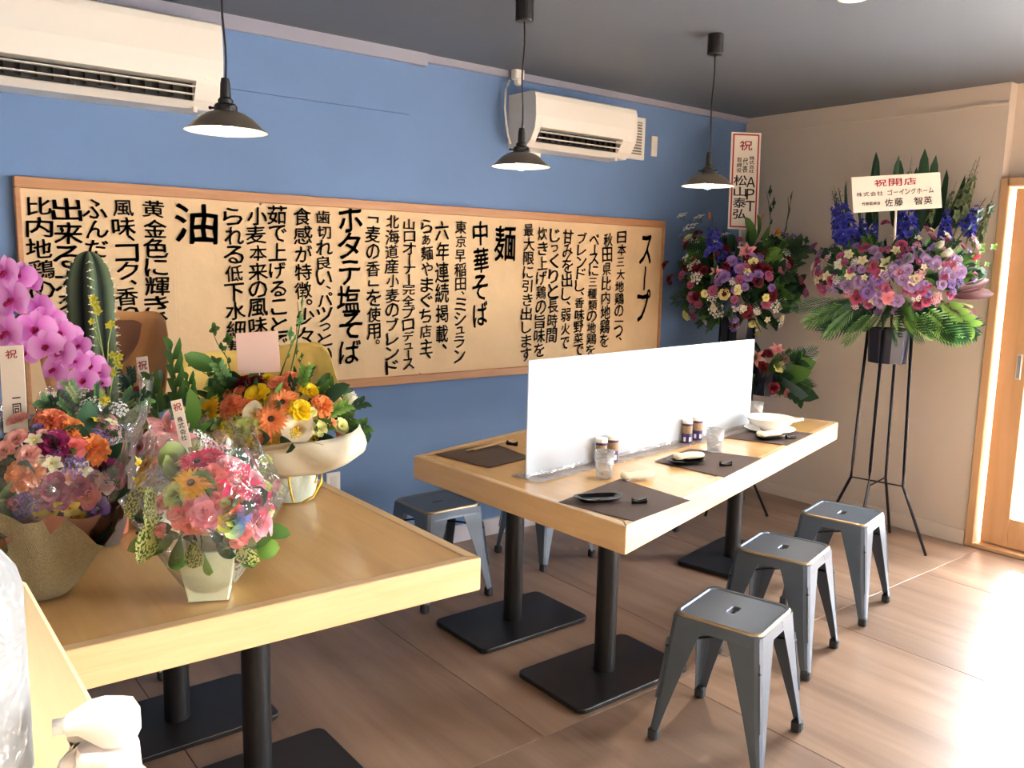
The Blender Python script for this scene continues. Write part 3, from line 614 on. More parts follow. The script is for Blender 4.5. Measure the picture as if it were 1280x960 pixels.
MB().lathe([(.016, hz-.052), (.0195, hz-.05), (.0185, hz-.032), (.017, hz-.028), (.0001, hz-.026)], n=24).obj('collar', MILK, t)
hd_ = MB(); Lp = []
for x, hh, ww, zz in ((-.036, .004, .006, -.012), (-.034, .006, .008, -.012), (-.024, .008, .010, -.011), (-.014, .013, .013, -.012), (.0, .018, .015, -.016), (.014, .018, .015, -.018), (.024, .014, .013, -.016), (.030, .006, .008, -.016)):
    Lp.append([Vector((x, ww*math.cos(a), hz+zz+hh*math.sin(a))) for a in [2*PI*j/14 for j in range(14)]])
Lp = [[Vector((v.x*.66, v.y, v.z)) for v in l_] for l_ in Lp]; hd_.loops(Lp, True); hd_.obj('spray_head', MILK, t, smooth=True)
MB().tube([(-.018, 0, hz-.022), (-.022, 0, hz-.036), (-.028, 0, hz-.05), (-.034, 0, hz-.058)], [.005, .0055, .005, .004], 8).obj('trigger', MILK, t, smooth=True)
MB().lathe([(.003, 0), (.005, 0), (.005, .008), (.003, .009)], (-.030, 0, hz-.012), 12, Matrix.Rotation(PI/2, 4, 'Y')).obj('nozzle', MILK, t)

# ================================================================== FLOWERS
TC = {}
def tmpl(kind, matname, mats, fn, smooth=True):
    k = (kind, matname)
    if k not in TC: M = MB(); fn(M); TC[k] = M.mesh(kind, mats, smooth)
    return TC[k]
GRN = {'green': petalm('leaf_green', (58, 96, 44), (92, 136, 66)), 'dark': petalm('leaf_dark', (30, 58, 40), (48, 84, 56)), 'bright': petalm('leaf_bright', (84, 136, 50), (132, 178, 84)),
       'olive': petalm('leaf_olive', (96, 112, 60), (140, 156, 90)), 'speck': petalm('leaf_speckled', (206, 216, 120), (222, 226, 146), speck=(64, 104, 48)), 'red': petalm('leaf_red', (70, 30, 34), (104, 50, 48)), 'blue': petalm('leaf_bluegreen', (58, 88, 86), (96, 124, 116))}
def f_rose(M, n=19, open_=1.0):
    for i in range(n):
        u = i/(n-1); el = 1.52-1.0*u**1.3; az = i*2.4
        M.petal(.50+.28*u, .20+.40*u, el, az, .02+.30*u, -.38*u*u, cup=.75-.35*u, curl=-.15-.55*u, nu=5, nv=5)
def f_ruf(M, n=34):
    for i in range(n):
        u = (i+.5)/n; el = 1.35-1.25*u**.9; M.petal(.55+.38*u, .22+.08*u, el, i*2.4, .02, .0, .25, -.2, 4, 4, ruf=.16)
def f_ran(M, n=30):
    for i in range(n):
        u = (i+.5)/n; M.petal(.44+.22*u, .16+.34*u, 1.5-.85*u, i*2.4, .03+.32*u, -.25*u*u, .8, -.55+.1*u, 4, 4)
def f_ger(M, n=22):
    for k in range(3):
        for i in range(n-6*k): M.petal(.95-.22*k, .13, .12+.22*k, (i+.5*k)*2*PI/(n-6*k), .12, .02*k, .2, -.1, 4, 2, tip=1)
    M.mi = 1; M.lathe([(.2, .02), (.2, .09), (.12, .13), (.0001, .12)], n=12); M.mi = 0
def f_lily(M):
    for i in range(6): M.petal(1.05, .26 if i % 2 else .34, .75, i*PI/3, .05, 0, .35, -.55, 6, 4, tip=1)
    M.mi = 1
    for i in range(5): a = i*1.25; M.tube([(0, 0, .05), (.16*math.cos(a), .16*math.sin(a), .6)], .018, 4); M.ball((.17*math.cos(a), .17*math.sin(a), .62), .045)
    M.mi = 0
def f_orch(M):
    for az, W, L_ in ((0, .42, .95), (PI, .42, .95), ): M.petal(L_, .62, .12, az, .02, .04, .10, -.15, 6, 6, tip=1, pw=.8)
    for az in (PI/2, PI/2+2.2, PI/2-2.2): M.petal(.85, .34, .05, az, .02, 0, .12, -.1, 6, 4, tip=1)
    M.mi = 1; M.petal(.42, .2, .5, -PI/2, .03, .02, .9, .5, 4, 4, tip=1); M.petal(.25, .14, 1.1, -PI/2-.9, .05, .03, .6, -.3, 3, 3, tip=1); M.petal(.25, .14, 1.1, -PI/2+.9, .05, .03, .6, -.3, 3, 3, tip=1); M.ball((0, 0, .12), .075); M.mi = 0
def f_liz(M):
    for k in range(2):
        for i in range(6): M.petal(.85-.2*k, .42, .55+.45*k, i*PI/3+k*.5, .05, 0, .35, -.35, 4, 4, ruf=.1)
    M.mi = 1; M.ball((0, 0, .25), .11); M.mi = 0
def f_five(M):
    for i in range(5): M.petal(.95, .36, .35, i*2*PI/5, .05, 0, .25, -.2, 3, 3, tip=1)
    M.mi = 1; M.ball((0, 0, .12), .13, 5, 3); M.mi = 0
def f_tulip(M):
    for k in range(2):
        for i in range(3): M.petal(1.35, .46-.04*k, 1.25+.1*k, i*2*PI/3+k*PI/3, .18, 0, .7, .22, 5, 4, tip=1)
def f_calla(M):
    Lp = []; ts = []
    for i in range(9):
        u = i/8; n_ = 20; l_ = []
        for j in range(n_):
            a = 2*PI*j/n_; r = .12+.10*u+.75*u**3.2; e = math.cos(a)
            l_.append(Vector((r*math.cos(a)*(1+.25*u*max(0, e)**4), r*math.sin(a), -1.0+1.15*u-.22*u**4*(1-e)*.6-.12*u**6)))
        Lp.append(l_); ts += [u]*n_
    M.loops(Lp, ts=ts); M.mi = 1; M.tube([(0, 0, -.7), (0, 0, .0), (0, 0, .2)], [.07, .07, .03], 8); M.mi = 0
def f_bird(M):
    for i in range(5): M.petal(1.2, .14, .6+.18*i, .25*(i-2), 0, 0, .3, .1, 5, 2, tip=1)
def f_spike(M, n=26):
    M.mi = 1; M.tube([(0, 0, -.6), (.03, 0, .5), (0, 0, 2.3)], [.035, .03, .012], 5); M.mi = 0
    for i in range(n):
        u = i/n; a = i*2.4; z = .1+2.1*u; r = .26*(1-u*.72); sz = .30*(1-u*.72); c = Vector((r*math.cos(a), r*math.sin(a), z))
        Mx = Matrix.Translation(c) @ Vector((math.cos(a), math.sin(a), .4)).to_track_quat('Z', 'Y').to_matrix().to_4x4()
        if u > .72: M.ball(c, .05*(1.3-u), 5, 3); continue
        for k in range(5): M.petal(sz, sz*.42, .35, k*2*PI/5, .01, 0, .3, -.1, 2, 2, tip=1, M=Mx)
def f_cluster(M, n=22):
    for i in range(n):
        a = i*2.4; r = .85*math.sqrt((i+.5)/n); c = Vector((r*math.cos(a), r*math.sin(a), .35*(1-r*r)+random.uniform(-.1, .15)))
        M.mi = 1; M.tube([(c.x*.2, c.y*.2, -.7), c], .015, 3, False); M.mi = 0
        Mx = Matrix.Translation(c) @ Vector((c.x*.6, c.y*.6, 1)).to_track_quat('Z', 'Y').to_matrix().to_4x4()
        for k in range(4): M.petal(.2, .09, .4, k*PI/2+i, .01, 0, .2, 0, 2, 2, tip=1, M=Mx)
def l_leaf(M): M.petal(1, .27, .15, 0, 0, 0, .25, -.22, 8, 4, tip=1, pw=.85)
def l_round(M): M.petal(1, .5, .15, 0, 0, 0, .2, -.25, 8, 6, tip=1, pw=.8)
def l_blade(M): M.petal(1, .055, .0, 0, 0, 0, .6, -.08, 8, 2, tip=1, pw=.55)
def l_fern(M):
    M.tube([(0, 0, 0), (.5, 0, .04), (1, 0, -.1)], [.012, .009, .004], 4)
    for i in range(1, 18):
        u = i/18; x = u; z = .04*math.sin(u*PI)-.1*u*u; L_ = .36*math.sin(PI*(.15+.8*u))
        for s in (-1, 1):
            Mx = Matrix.Translation((x, 0, z)); M.petal(L_, .022, -.15, s*(1.0-.3*u), 0, 0, .3, -.3, 4, 1, tip=1, M=Mx)
def l_palm(M):
    M.tube([(0, 0, 0), (.6, 0, .02), (1, 0, -.12)], [.014, .01, .004], 4)
    for i in range(1, 14):
        u = i/14
        for s in (-1, 1): M.petal(.42*math.sin(PI*(.2+.7*u)), .016, -.05, s*(.75-.25*u), 0, 0, .5, -.2, 3, 2, tip=1, M=Matrix.Translation((u, 0, .02-.12*u*u)))
def l_sprig(M):
    M.mi = 1; M.tube([(0, 0, 0), (.5, .03, .06), (1, 0, .02)], [.016, .012, .005], 5); M.mi = 0
    for i in range(9):
        u = .2+.8*i/9; s = 1 if i % 2 else -1; M.petal(.34, .09, .2, s*.8, 0, 0, .25, -.15, 5, 2, tip=1, M=Matrix.Translation((u, .03*math.sin(PI*u), .03)))
def l_twig(M):
    M.mi = 1; M.tube([(0, 0, 0), (.4, .05, .05), (.75, -.02, .05), (1, .03, 0)], [.012, .01, .007, .004], 5); M.tube([(.5, .03, .05), (.7, .2, .08)], .006, 4); M.mi = 0
    for x, y, n_ in ((1, .03, 5), (.7, .2, 4), (.62, .0, 2), (.3, .03, 1)):
        for k in range(n_): M.petal(.13, .045, .3, k*1.5+.4, 0, 0, .25, -.1, 4, 2, tip=1, M=Matrix.Translation((x, y, .04)))
FL = {}
def fdef(name, kind, fn, c0, c1, extra=None, rough=.45):
    FL[name] = (kind, [petalm('petal_'+name, c0, c1, rough), mat('c_'+name, extra, .6) if extra else STEM], fn)
fdef('plum', 'rose', f_rose, (96, 18, 52), (158, 50, 104)); fdef('burgundy', 'rose', f_rose, (60, 8, 18), (112, 20, 38)); fdef('pink', 'rose', f_rose, (236, 130, 150), (246, 172, 184))
fdef('blush', 'ranunculus', f_ran, (238, 150, 140), (250, 196, 184)); fdef('peachpink', 'rose', f_rose, (250, 200, 170), (244, 140, 140)); fdef('orange', 'carnation', f_ruf, (232, 110, 40), (252, 160, 92)); fdef('salmon', 'carnation', f_ruf, (232, 96, 60), (250, 150, 110))
fdef('yellow', 'ranunculus', f_ran, (236, 180, 20), (254, 224, 40)); fdef('magenta', 'gerbera', f_ger, (200, 10, 70), (236, 40, 100), (90, 20, 40)); fdef('hotpink', 'lily', f_lily, (226, 20, 70), (244, 60, 110), (160, 120, 60)); fdef('goldger', 'gerbera', f_ger, (236, 150, 10), (254, 200, 40), (90, 60, 20)); fdef('orangeger', 'gerbera', f_ger, (228, 110, 50), (250, 160, 100), (60, 34, 24))
fdef('lime', 'rose', f_rose, (190, 206, 90), (222, 232, 150)); fdef('pinklily', 'lily', f_lily, (232, 130, 140), (244, 176, 176), (150, 90, 50)); fdef('calla', 'calla_lily', f_calla, (236, 200, 110), (254, 244, 216), (244, 190, 60)); fdef('whiterose', 'tulip', f_tulip, (206, 220, 160), (250, 248, 236))
fdef('orchid', 'orchid', f_orch, (220, 110, 206), (246, 184, 240), (176, 30, 96)); fdef('purple', 'lisianthus', f_liz, (96, 60, 140), (150, 116, 190), (170, 180, 90)); fdef('lilac', 'lisianthus', f_liz, (124, 92, 156), (176, 146, 196), (196, 196, 110)); fdef('cream', 'freesia', f_five, (226, 220, 150), (246, 240, 214), (206, 200, 90)); fdef('yellowsmall', 'small_blossom', f_five, (240, 200, 30), (252, 226, 70), (210, 150, 20))
fdef('delph', 'delphinium', f_spike, (36, 34, 130), (74, 80, 190)); fdef('greenspike', 'seed_spike', f_spike, (80, 100, 70), (120, 136, 96)); fdef('whitebits', 'baby_breath', f_cluster, (236, 236, 226), (250, 250, 246)); fdef('yellowbits', 'goldenrod', f_cluster, (236, 190, 20), (252, 222, 60)); fdef('lilacbits', 'statice', f_cluster, (110, 80, 160), (160, 130, 200)); fdef('pinkbits', 'wax_flower', f_cluster, (226, 150, 170), (246, 196, 206))
fdef('rosepink', 'rose', f_rose, (140, 40, 84), (190, 88, 122)); fdef('tulippink', 'tulip', f_tulip, (220, 90, 120), (240, 90, 130)); fdef('bird', 'bird_of_paradise', f_bird, (226, 90, 20), (246, 150, 60)); fdef('paleyel', 'lisianthus', f_liz, (206, 206, 110), (236, 234, 160), (180, 180, 80)); fdef('mauve', 'lisianthus', f_liz, (130, 50, 90), (176, 90, 130), (180, 170, 90)); fdef('protea', 'protea', f_ruf, (130, 70, 70), (190, 130, 120))
# the dyed rose: its petals run through the rainbow round the head
RB, n, l, p = nt('rainbow_petal'); tc = n.new('ShaderNodeTexCoord'); g = n.new('ShaderNodeTexGradient'); g.gradient_type = 'RADIAL'; l.new(tc.outputs['Object'], g.inputs[0]); r = n.new('ShaderNodeValToRGB'); l.new(g.outputs[0], r.inputs[0]); l.new(r.outputs[0], p.inputs['Base Color'])
cr = r.color_ramp; cr.elements[0].position = 0; cr.elements[0].color = s2l((236, 60, 70)); cr.elements[1].position = 1; cr.elements[1].color = s2l((240, 90, 60))
for q_, c_ in ((.2, (250, 150, 30)), (.4, (246, 220, 60)), (.55, (180, 220, 80)), (.72, (90, 150, 220)), (.87, (150, 130, 220))): e = cr.elements.new(q_); e.color = s2l(c_)
FL['rainbow'] = ('rose', [RB, STEM], f_rose)
LF = {'leaf': l_leaf, 'round_leaf': l_round, 'blade_leaf': l_blade, 'fern_frond': l_fern, 'palm_frond': l_palm, 'leafy_sprig': l_sprig, 'twig': l_twig}
def orient(o, d, tw=0, axis='Z'):
    q = Vector(d).normalized().to_track_quat(axis, 'Y' if axis != 'Y' else 'Z')
    if tw: q = q @ Vector((1, 0, 0) if axis == 'X' else (0, 0, 1)).to_track_quat('Z', 'Y').__class__((1, 0, 0) if axis == 'X' else (0, 0, 1), tw)
    o.rotation_mode = 'XYZ'; o.rotation_euler = q.to_euler()
LIM = [False]
def flower(root, name, P, d, size, tw=None, label=None):
    if LIM[0]: P = Vector((min(P[0], -.09), min(P[1], -.09), P[2]))
    kind, mats, fn = FL[name]; me = tmpl(kind, name, mats, fn); o = put(me, kind, root, Vector(P)-root.location)
    orient(o, d, random.uniform(0, 6.28) if tw is None else tw); s = size*random.uniform(.94, 1.06); o.scale = (s, s, s); return o
def leaf_(root, shape, col, P, d, size, tw=0, wide=1):
    if LIM[0]:
        T = Vector(P)+Vector(d).normalized()*size*1.05; q_ = size*.22
        if T.x > -q_-.01 or T.y > -q_-.01 or P[0] > -.05: return None
    me = tmpl(shape, col, [GRN[col], STEM], LF[shape]); o = put(me, shape, root, Vector(P)-root.location); orient(o, d, tw, 'X'); o.scale = (size, size*wide, size); return o
def sph(c, R_, px, py, asp=1.0):
    """point where the ray through a pixel meets a bouquet's dome (an upright ellipsoid), else its nearest rim point"""
    d = ray(px, py); k = Vector((1/R_, 1/R_, 1/(R_*asp))); o_ = CP-Vector(c); oo = Vector((o_.x*k.x, o_.y*k.y, o_.z*k.z)); dd = Vector((d.x*k.x, d.y*k.y, d.z*k.z))
    A, B, Cc = dd.dot(dd), 2*oo.dot(dd), oo.dot(oo)-1; D = B*B-4*A*Cc
    t_ = (-B-math.sqrt(D))/(2*A) if D > 0 else -B/(2*A)
    return CP+d*t_
def bloom(root, c, R_, name, px, py, rpx, asp=1.0, up_=.35, sink=.35, tw=None):
    P = sph(c, R_, px, py, asp); nrm = (P-Vector(c)).normalized(); s = rpx*depth(P)/FPX
    d = (nrm+Vector((0, 0, up_))-fw*.35).normalized(); return flower(root, name, P-d*s*sink, d, s, tw)
def stemto(root, A, B, r=.0025, name='stem', m=None): 
    A, B = Vector(A)-root.location, Vector(B)-root.location; return MB().tube([A, A.lerp(B, .5)+Vector((.01, .01, 0)), B], r, 5).obj(name, m or STEM, root, smooth=True)
def wrap(root, c, r0_, r1_, z0_, z1_, m, name='paper_wrap', wav=.12, n_=40, seg=10, a0=0, a1=2*PI, lean=(0, 0), curl=0, ph=0, topw=.1):
    """crumpled sleeve of paper or film round a bouquet, wider at the top"""
    L_ = []; full = abs(a1-a0-2*PI) < 1e-3
    for i in range(seg+1):
        u = i/seg; l_ = []
        for j in range(n_ if full else n_+1):
            a = a0+(a1-a0)*j/n_; rr_ = r0_+(r1_-r0_)*u**.8
            rr_ *= 1+wav*u*(math.sin(5*a+ph)*.5+math.sin(11*a+2*ph+u*2)*.3+noise.noise(Vector((math.cos(a)*2.5, math.sin(a)*2.5, u*2+ph)))*.6)
            z = z0_+(z1_-z0_)*u+topw*u*u*(z1_-z0_)*(math.sin(3*a+ph*3)+.5*math.sin(8*a+ph))-curl*u**4
            l_.append(Vector((c[0]+rr_*math.cos(a)+lean[0]*u, c[1]+rr_*math.sin(a)+lean[1]*u, z)))
        L_.append(l_)
    M = MB().loops(L_, closed=full); o = M.obj(name, m, root, smooth=True, off=root.location); return o
def fill(root, c, R_, n_, cols, asp=.8, leafs=('leaf', 'round_leaf'), smin=.05, smax=.09, low=-.1, back=True):
    for i in range(n_):
        a = random.uniform(0, 2*PI); z = random.uniform(low, .9); q = math.sqrt(max(0, 1-z*z)); d = Vector((q*math.cos(a), q*math.sin(a), z))
        P = Vector(c)+Vector((d.x*R_, d.y*R_, d.z*R_*asp))*random.uniform(.5, .8); leaf_(root, random.choice(leafs), random.choice(cols), P, (d+Vector((0, 0, .25))), random.uniform(smin, smax), random.uniform(-1, 1))
def tagcard(root, px0, py0, px1, py1, wpx, D, texts, name='name_tag', m=None, red='祝', th=.0012, stick=None):
    """upright message card facing the room; top centre and bottom centre given as pixels"""
    T, B = at_d(px0, py0, D), at_d(px1, py1, D); V_ = (T-B); Hh = V_.length; V_.normalize(); U_ = rt.copy(); U_ = (U_-V_*U_.dot(V_)).normalized(); N = U_.cross(V_); wd_ = wpx*D/FPX
    c = (T+B)/2; M = MB(); Mx = Matrix((U_, N, V_)).transposed().to_4x4(); M.box(c, (wd_, th, Hh), Mx); o = M.obj(name, m or PAPER, root, off=root.location)
    Nf = N if N.dot(fw) < 0 else -N; O = c+Nf*(th/2+.0004)
    for text, x, y1, y2, ww, mm, nm in texts:
        L_ = MB(); column(L_, text, O-root.location, U_, V_, x*wd_, (.5-y1)*Hh, (.5-y2)*Hh, ww*wd_, .5, .85); L_.obj(nm, mm, o)
    if stick: stemto(root, B, stick, .002, 'tag_stick', PAPER)
    return o
random.seed(11)
TT = TZ+.003
# ---- rainbow bouquet in the pale green pot, front of the flower table
b = at_z(263, 742, TT); c = at_d(256, 640, depth(b)+.02); R5 = .145
t = thing('wrapped_bouquet', 'round pink bouquet with a rainbow rose in a pale green pot and clear film', 'bouquet', (b.x, b.y, TT)); B5 = t
POTG = mat('pale_green_paper_pot', (206, 214, 188), .7, bump=.1, bscale=60)
def facet_pot(root, r0_, r1_, h, m, rz=.35):
    n_ = 4; L_ = []
    for r, z in ((r0_, 0), (r1_, h), (r1_-.004, h), (r0_, .01)): L_.append([Vector((r*1.35*math.cos(rz+2*PI*k/n_), r*1.35*math.sin(rz+2*PI*k/n_), z)) for k in range(n_)])
    M = MB().loops(L_); M.f.append((0, 1, 2, 3)); M.m.append(0); return bevel(M.obj('flower_pot', m, root), .003)
facet_pot(t, .042, .063, .115, POTG, .35)
for nm, px, py, r in (('hotpink', 296, 600, 27), ('magenta', 245, 572, 22), ('magenta', 262, 566, 18), ('pink', 208, 565, 17), ('goldger', 237, 600, 24), ('pink', 285, 580, 24), ('lime', 217, 616, 18), ('pink', 254, 638, 24), ('peachpink', 225, 642, 17), ('rainbow', 291, 644, 24),
                      ('peachpink', 304, 668, 17), ('pink', 328, 652, 24), ('rosepink', 322, 628, 20), ('hotpink', 326, 624, 20), ('salmon', 300, 617, 12), ('pink', 315, 600, 22), ('lime', 336, 608, 13), ('goldger', 180, 578, 16), ('peachpink', 265, 590, 18), ('yellowsmall', 176, 600, 10), ('lime', 340, 636, 9), ('pink', 335, 665, 16), ('pinkbits', 275, 560, 16), ('whitebits', 312, 575, 16)):
    bloom(t, c, R5, nm, px, py, r, 1.05)
for px, py, d, s, cl, sh_ in ((205, 640, (-.6, -.5, .5), .085, 'speck', 'round_leaf'), (192, 632, (-.9, -.3, .3), .07, 'speck', 'round_leaf'), (205, 668, (-.9, -.5, -.25), .085, 'speck', 'round_leaf'), (222, 676, (-.2, -.9, -.4), .075, 'green', 'round_leaf'), (238, 680, (.0, -.9, -.5), .06, 'speck', 'round_leaf'),
                        (270, 676, (.2, -1, -.25), .07, 'dark', 'leaf'), (290, 684, (.5, -.8, -.3), .07, 'speck', 'leaf'), (255, 690, (-.1, -1, -.5), .06, 'bright', 'round_leaf'), (320, 684, (.9, -.5, -.1), .05, 'bright', 'round_leaf'), (300, 690, (.5, -.9, -.3), .05, 'bright', 'round_leaf'), (262, 665, (0, -.9, .1), .07, 'dark', 'leaf')):
    P = sph(c, R5*.8, px, py); leaf_(t, sh_, cl, P, d, s, random.uniform(-.4, .4))
for i in range(26): bloom(t, c, R5, random.choice(['pink', 'peachpink', 'pinkbits', 'rosepink', 'cream', 'yellowbits', 'lime', 'salmon']), random.uniform(190, 345), random.uniform(565, 668), random.uniform(8, 11), 1, .3, .75)
fill(t, c, R5, 40, ['dark', 'green', 'dark', 'olive'], 1, ('leaf', 'round_leaf'), .05, .08, -.75)
FILM = filmm('clear_film', (252, 252, 252), .35, .03)
wrap(t, (b.x, b.y), .050, .165, TT+.02, c.z+.06, FILM, 'clear_film_wrap', .18, 44, 12, ph=1.3, topw=.12)
wrap(t, (b.x, b.y), .170, .10, c.z+.045, c.z+.175, FILM, 'clear_film_wrap', .22, 44, 6, ph=2.2, topw=.2)
tagcard(t, 220, 500, 233, 560, 14, depth(c)-.02, [('祝', 0, .05, .24, .75, INKR, 'red_writing'), ('株式会社', .0, .34, .85, .5, INK, 'writing')], stick=c)
# ---- plum and orange bouquet at the left edge
b = at_z(52, 742, TT); c = at_d(55, 600, depth(b)+.03); R1 = .16
t = thing('wrapped_bouquet', 'large bouquet of plum roses and orange carnations in olive net wrap at the left edge', 'bouquet', (b.x, b.y, TT)); B1 = t
NET = mat('olive_net_wrap', (150, 136, 100), .85, bump=.8, bscale=500, var=.25, vscale=160)
MB().lathe([(.0001, 0), (.045, 0), (.06, .10), (.057, .10), (.04, .005)], n=20).obj('flower_pot', mat('dark_pot', (70, 62, 54), .6), t)
wrap(t, (b.x, b.y), .055, .175, TT+.004, c.z-.045, NET, 'net_wrap', .16, 44, 10, ph=.4, topw=.22)
wrap(t, (b.x, b.y), .05, .16, TT+.05, c.z-.045, mat('brown_paper', (126, 84, 66), .55, bump=.2, bscale=30), 'paper_wrap', .15, 44, 10, ph=2.0, topw=.15)
for nm, px, py, r in (('plum', 68, 552, 24), ('plum', 62, 608, 25), ('plum', 140, 588, 24), ('orange', 28, 592, 26), ('orange', 118, 556, 26), ('salmon', 62, 520, 26), ('blush', 18, 545, 17), ('blush', 33, 566, 17), ('blush', 134, 602, 16), ('blush', 147, 630, 14), ('blush', 3, 560, 16), ('cream', 66, 578, 13), ('lilacbits', 30, 630, 20), ('lilacbits', 92, 580, 18),
                      ('yellowsmall', 60, 645, 15), ('yellowsmall', 88, 636, 14), ('purple', 124, 636, 18), ('peachpink', 92, 556, 18), ('cream', 42, 548, 12), ('yellowsmall', 178, 580, 14), ('yellowsmall', 174, 605, 13), ('peachpink', 112, 620, 15), ('orange', 90, 530, 18), ('lilacbits', 140, 655, 12), ('plum', 100, 605, 14), ('blush', 20, 520, 15), ('cream', 105, 585, 12)):
    bloom(t, c, R1, nm, px, py, r, 1.0)
for px, py, d, s, cl in ((15, 650, (-.3, -.9, -.3), .10, 'dark'), (40, 665, (.3, -.9, -.4), .09, 'green'), (5, 630, (-.6, -.8, -.2), .09, 'dark'), (70, 665, (.5, -.8, -.3), .07, 'dark'), (110, 655, (.7, -.7, -.2), .06, 'dark')): leaf_(t, 'round_leaf', cl, sph(c, R1*.9, px, py), d, s)
for i in range(30): bloom(t, c, R1, random.choice(['blush', 'cream', 'lilacbits', 'peachpink', 'yellowsmall', 'purple', 'plum', 'orange']), random.uniform(0, 160), random.uniform(510, 655), random.uniform(8, 12), 1, .3, .75)
fill(t, c, R1, 46, ['dark', 'green', 'dark'], 1, ('leaf', 'round_leaf'), .05, .09, -.4)
wrap(t, (b.x, b.y), .16, .21, c.z-.03, c.z+.115, FILM, 'clear_film_wrap', .2, 44, 8, ph=.7, topw=.25)
tagcard(t, 14, 432, 20, 540, 30, depth(c)-.03, [('祝', .0, .04, .16, .6, INKR, 'red_writing'), ('一同', .1, .55, .82, .35, INK, 'writing')], stick=c+Vector((-.03, 0, 0)))
# ---- yellow and orange bouquet with yellow paper, at the back right of the table
b = at_z(366, 622, TT); c = at_d(345, 520, depth(b)+.0); R6 = .235
t = thing('paper_bouquet', 'orange and yellow bouquet with calla lilies wrapped in yellow and cream paper', 'bouquet', (b.x, b.y, TT)); B6 = t
YPAP = mat('yellow_paper', (246, 214, 120), .6, bump=.15, bscale=20); CPAP = mat('cream_wrapping_paper', (206, 200, 178), .55, bump=.5, bscale=12); GPAP = mat('grey_olive_paper', (160, 146, 116), .6, bump=.2, bscale=20)
MB().lathe([(.0001, 0), (.058, 0), (.066, .03), (.078, .13), (.074, .13), (.055, .008)], n=24).obj('flower_pot', POTG, t, smooth=True)
wrap(t, (b.x, b.y), .066, .085, TT+.002, TT+.13, mat('pale_mint_paper', (196, 206, 190), .5, bump=.3, bscale=25), 'pot_wrap', .25, 36, 6, ph=1)
def sheet_(root, pts, m, name='paper_sheet', push=.006):
    """sheet of paper over a grid of (pixel, depth) points"""
    nr, nc = len(pts), len(pts[0]); S = 4; vs = []; R2 = (nr-1)*S; C2 = (nc-1)*S; G = [[at_d(*p) for p in r] for r in pts]
    def cr_(a, b, c_, d_, u): return .5*((2*b)+(c_-a)*u+(2*a-5*b+4*c_-d_)*u*u+(3*b-a-3*c_+d_)*u**3)
    def row(r, j):
        k = min(j//S, nc-2); u = j/S-k; g = G[r]; return cr_(g[max(k-1, 0)], g[k], g[k+1], g[min(k+2, nc-1)], u)
    for i in range(R2+1):
        k = min(i//S, nr-2); u = i/S-k
        for j in range(C2+1):
            P = cr_(row(max(k-1, 0), j), row(k, j), row(k+1, j), row(min(k+2, nr-1), j), u); vs.append(P+Vector((0, 0, 1))*.004*noise.noise(P*18)-fw*push*noise.noise(P*11))
    fs = [(i*(C2+1)+j, i*(C2+1)+j+1, (i+1)*(C2+1)+j+1, (i+1)*(C2+1)+j) for i in range(R2) for j in range(C2)]
    o = MB().add(vs, fs).obj(name, m, root, smooth=True, off=root.location); s = o.modifiers.new('thick', 'SOLIDIFY'); s.thickness = .0012; return o
D6 = depth(c)
sheet_(t, [[(212, 450, D6+.04), (260, 440, D6+.14), (330, 436, D6+.20), (400, 428, D6+.18), (420, 470, D6+.08)],
           [(222, 500, D6-.0), (265, 490, D6+.12), (330, 485, D6+.16), (395, 480, D6+.14), (425, 500, D6+.04)],
           [(260, 570, D6+.0), (290, 560, D6+.08), (335, 560, D6+.10), (380, 560, D6+.08), (400, 560, D6+.0)]], YPAP)
sheet_(t, [[(296, 556, D6-.10), (345, 557, D6-.23), (400, 552, D6-.21), (440, 540, D6-.14), (450, 530, D6-.02)],
           [(305, 584, D6-.09), (345, 590, D6-.17), (398, 586, D6-.17), (438, 575, D6-.13), (457, 562, D6-.04)],
           [(345, 600, D6-.02), (365, 596, D6-.09), (385, 594, D6-.09), (400, 592, D6-.06), (408, 586, D6-.03)]], CPAP, push=.045)
sheet_(t, [[(262, 545, D6-.10), (290, 566, D6-.20), (320, 560, D6-.24), (372, 552, D6-.23), (405, 556, D6-.20)],
           [(280, 580, D6-.06), (300, 590, D6-.15), (325, 586, D6-.17), (350, 578, D6-.17), (380, 572, D6-.16)],
           [(325, 625, D6-.05), (330, 622, D6-.08), (340, 615, D6-.08), (350, 605, D6-.08), (360, 600, D6-.08)]], GPAP)
for nm, px, py, r in (('yellow', 320, 490, 18), ('salmon', 287, 505, 19), ('orangeger', 338, 522, 20), ('orangeger', 353, 500, 17), ('calla', 373, 533, 21), ('calla', 314, 514, 14), ('yellow', 375, 510, 16), ('yellow', 388, 485, 14), ('orange', 405, 505, 19), ('salmon', 350, 478, 18), ('salmon', 367, 470, 18), ('burgundy', 300, 476, 16), ('salmon', 270, 480, 12),
                      ('yellow', 279, 480, 10), ('whiterose', 432, 502, 17), ('lime', 300, 535, 16), ('yellowbits', 285, 535, 16), ('yellowbits', 313, 552, 15), ('yellowbits', 330, 566, 14), ('yellowbits', 305, 570, 12), ('goldger', 256, 512, 18), ('orange', 418, 558, 11), ('paleyel', 400, 535, 13), ('paleyel', 428, 532, 12), ('salmon', 417, 490, 12), ('yellow', 332, 470, 10), ('salmon', 330, 545, 12), ('pinklily', 262, 540, 18), ('pinklily', 232, 530, 20), ('burgundy', 318, 474, 12), ('goldger', 420, 486, 10), ('pinkbits', 275, 560, 14)):
    bloom(t, c, R6, nm, px, py, r, .55, .5)
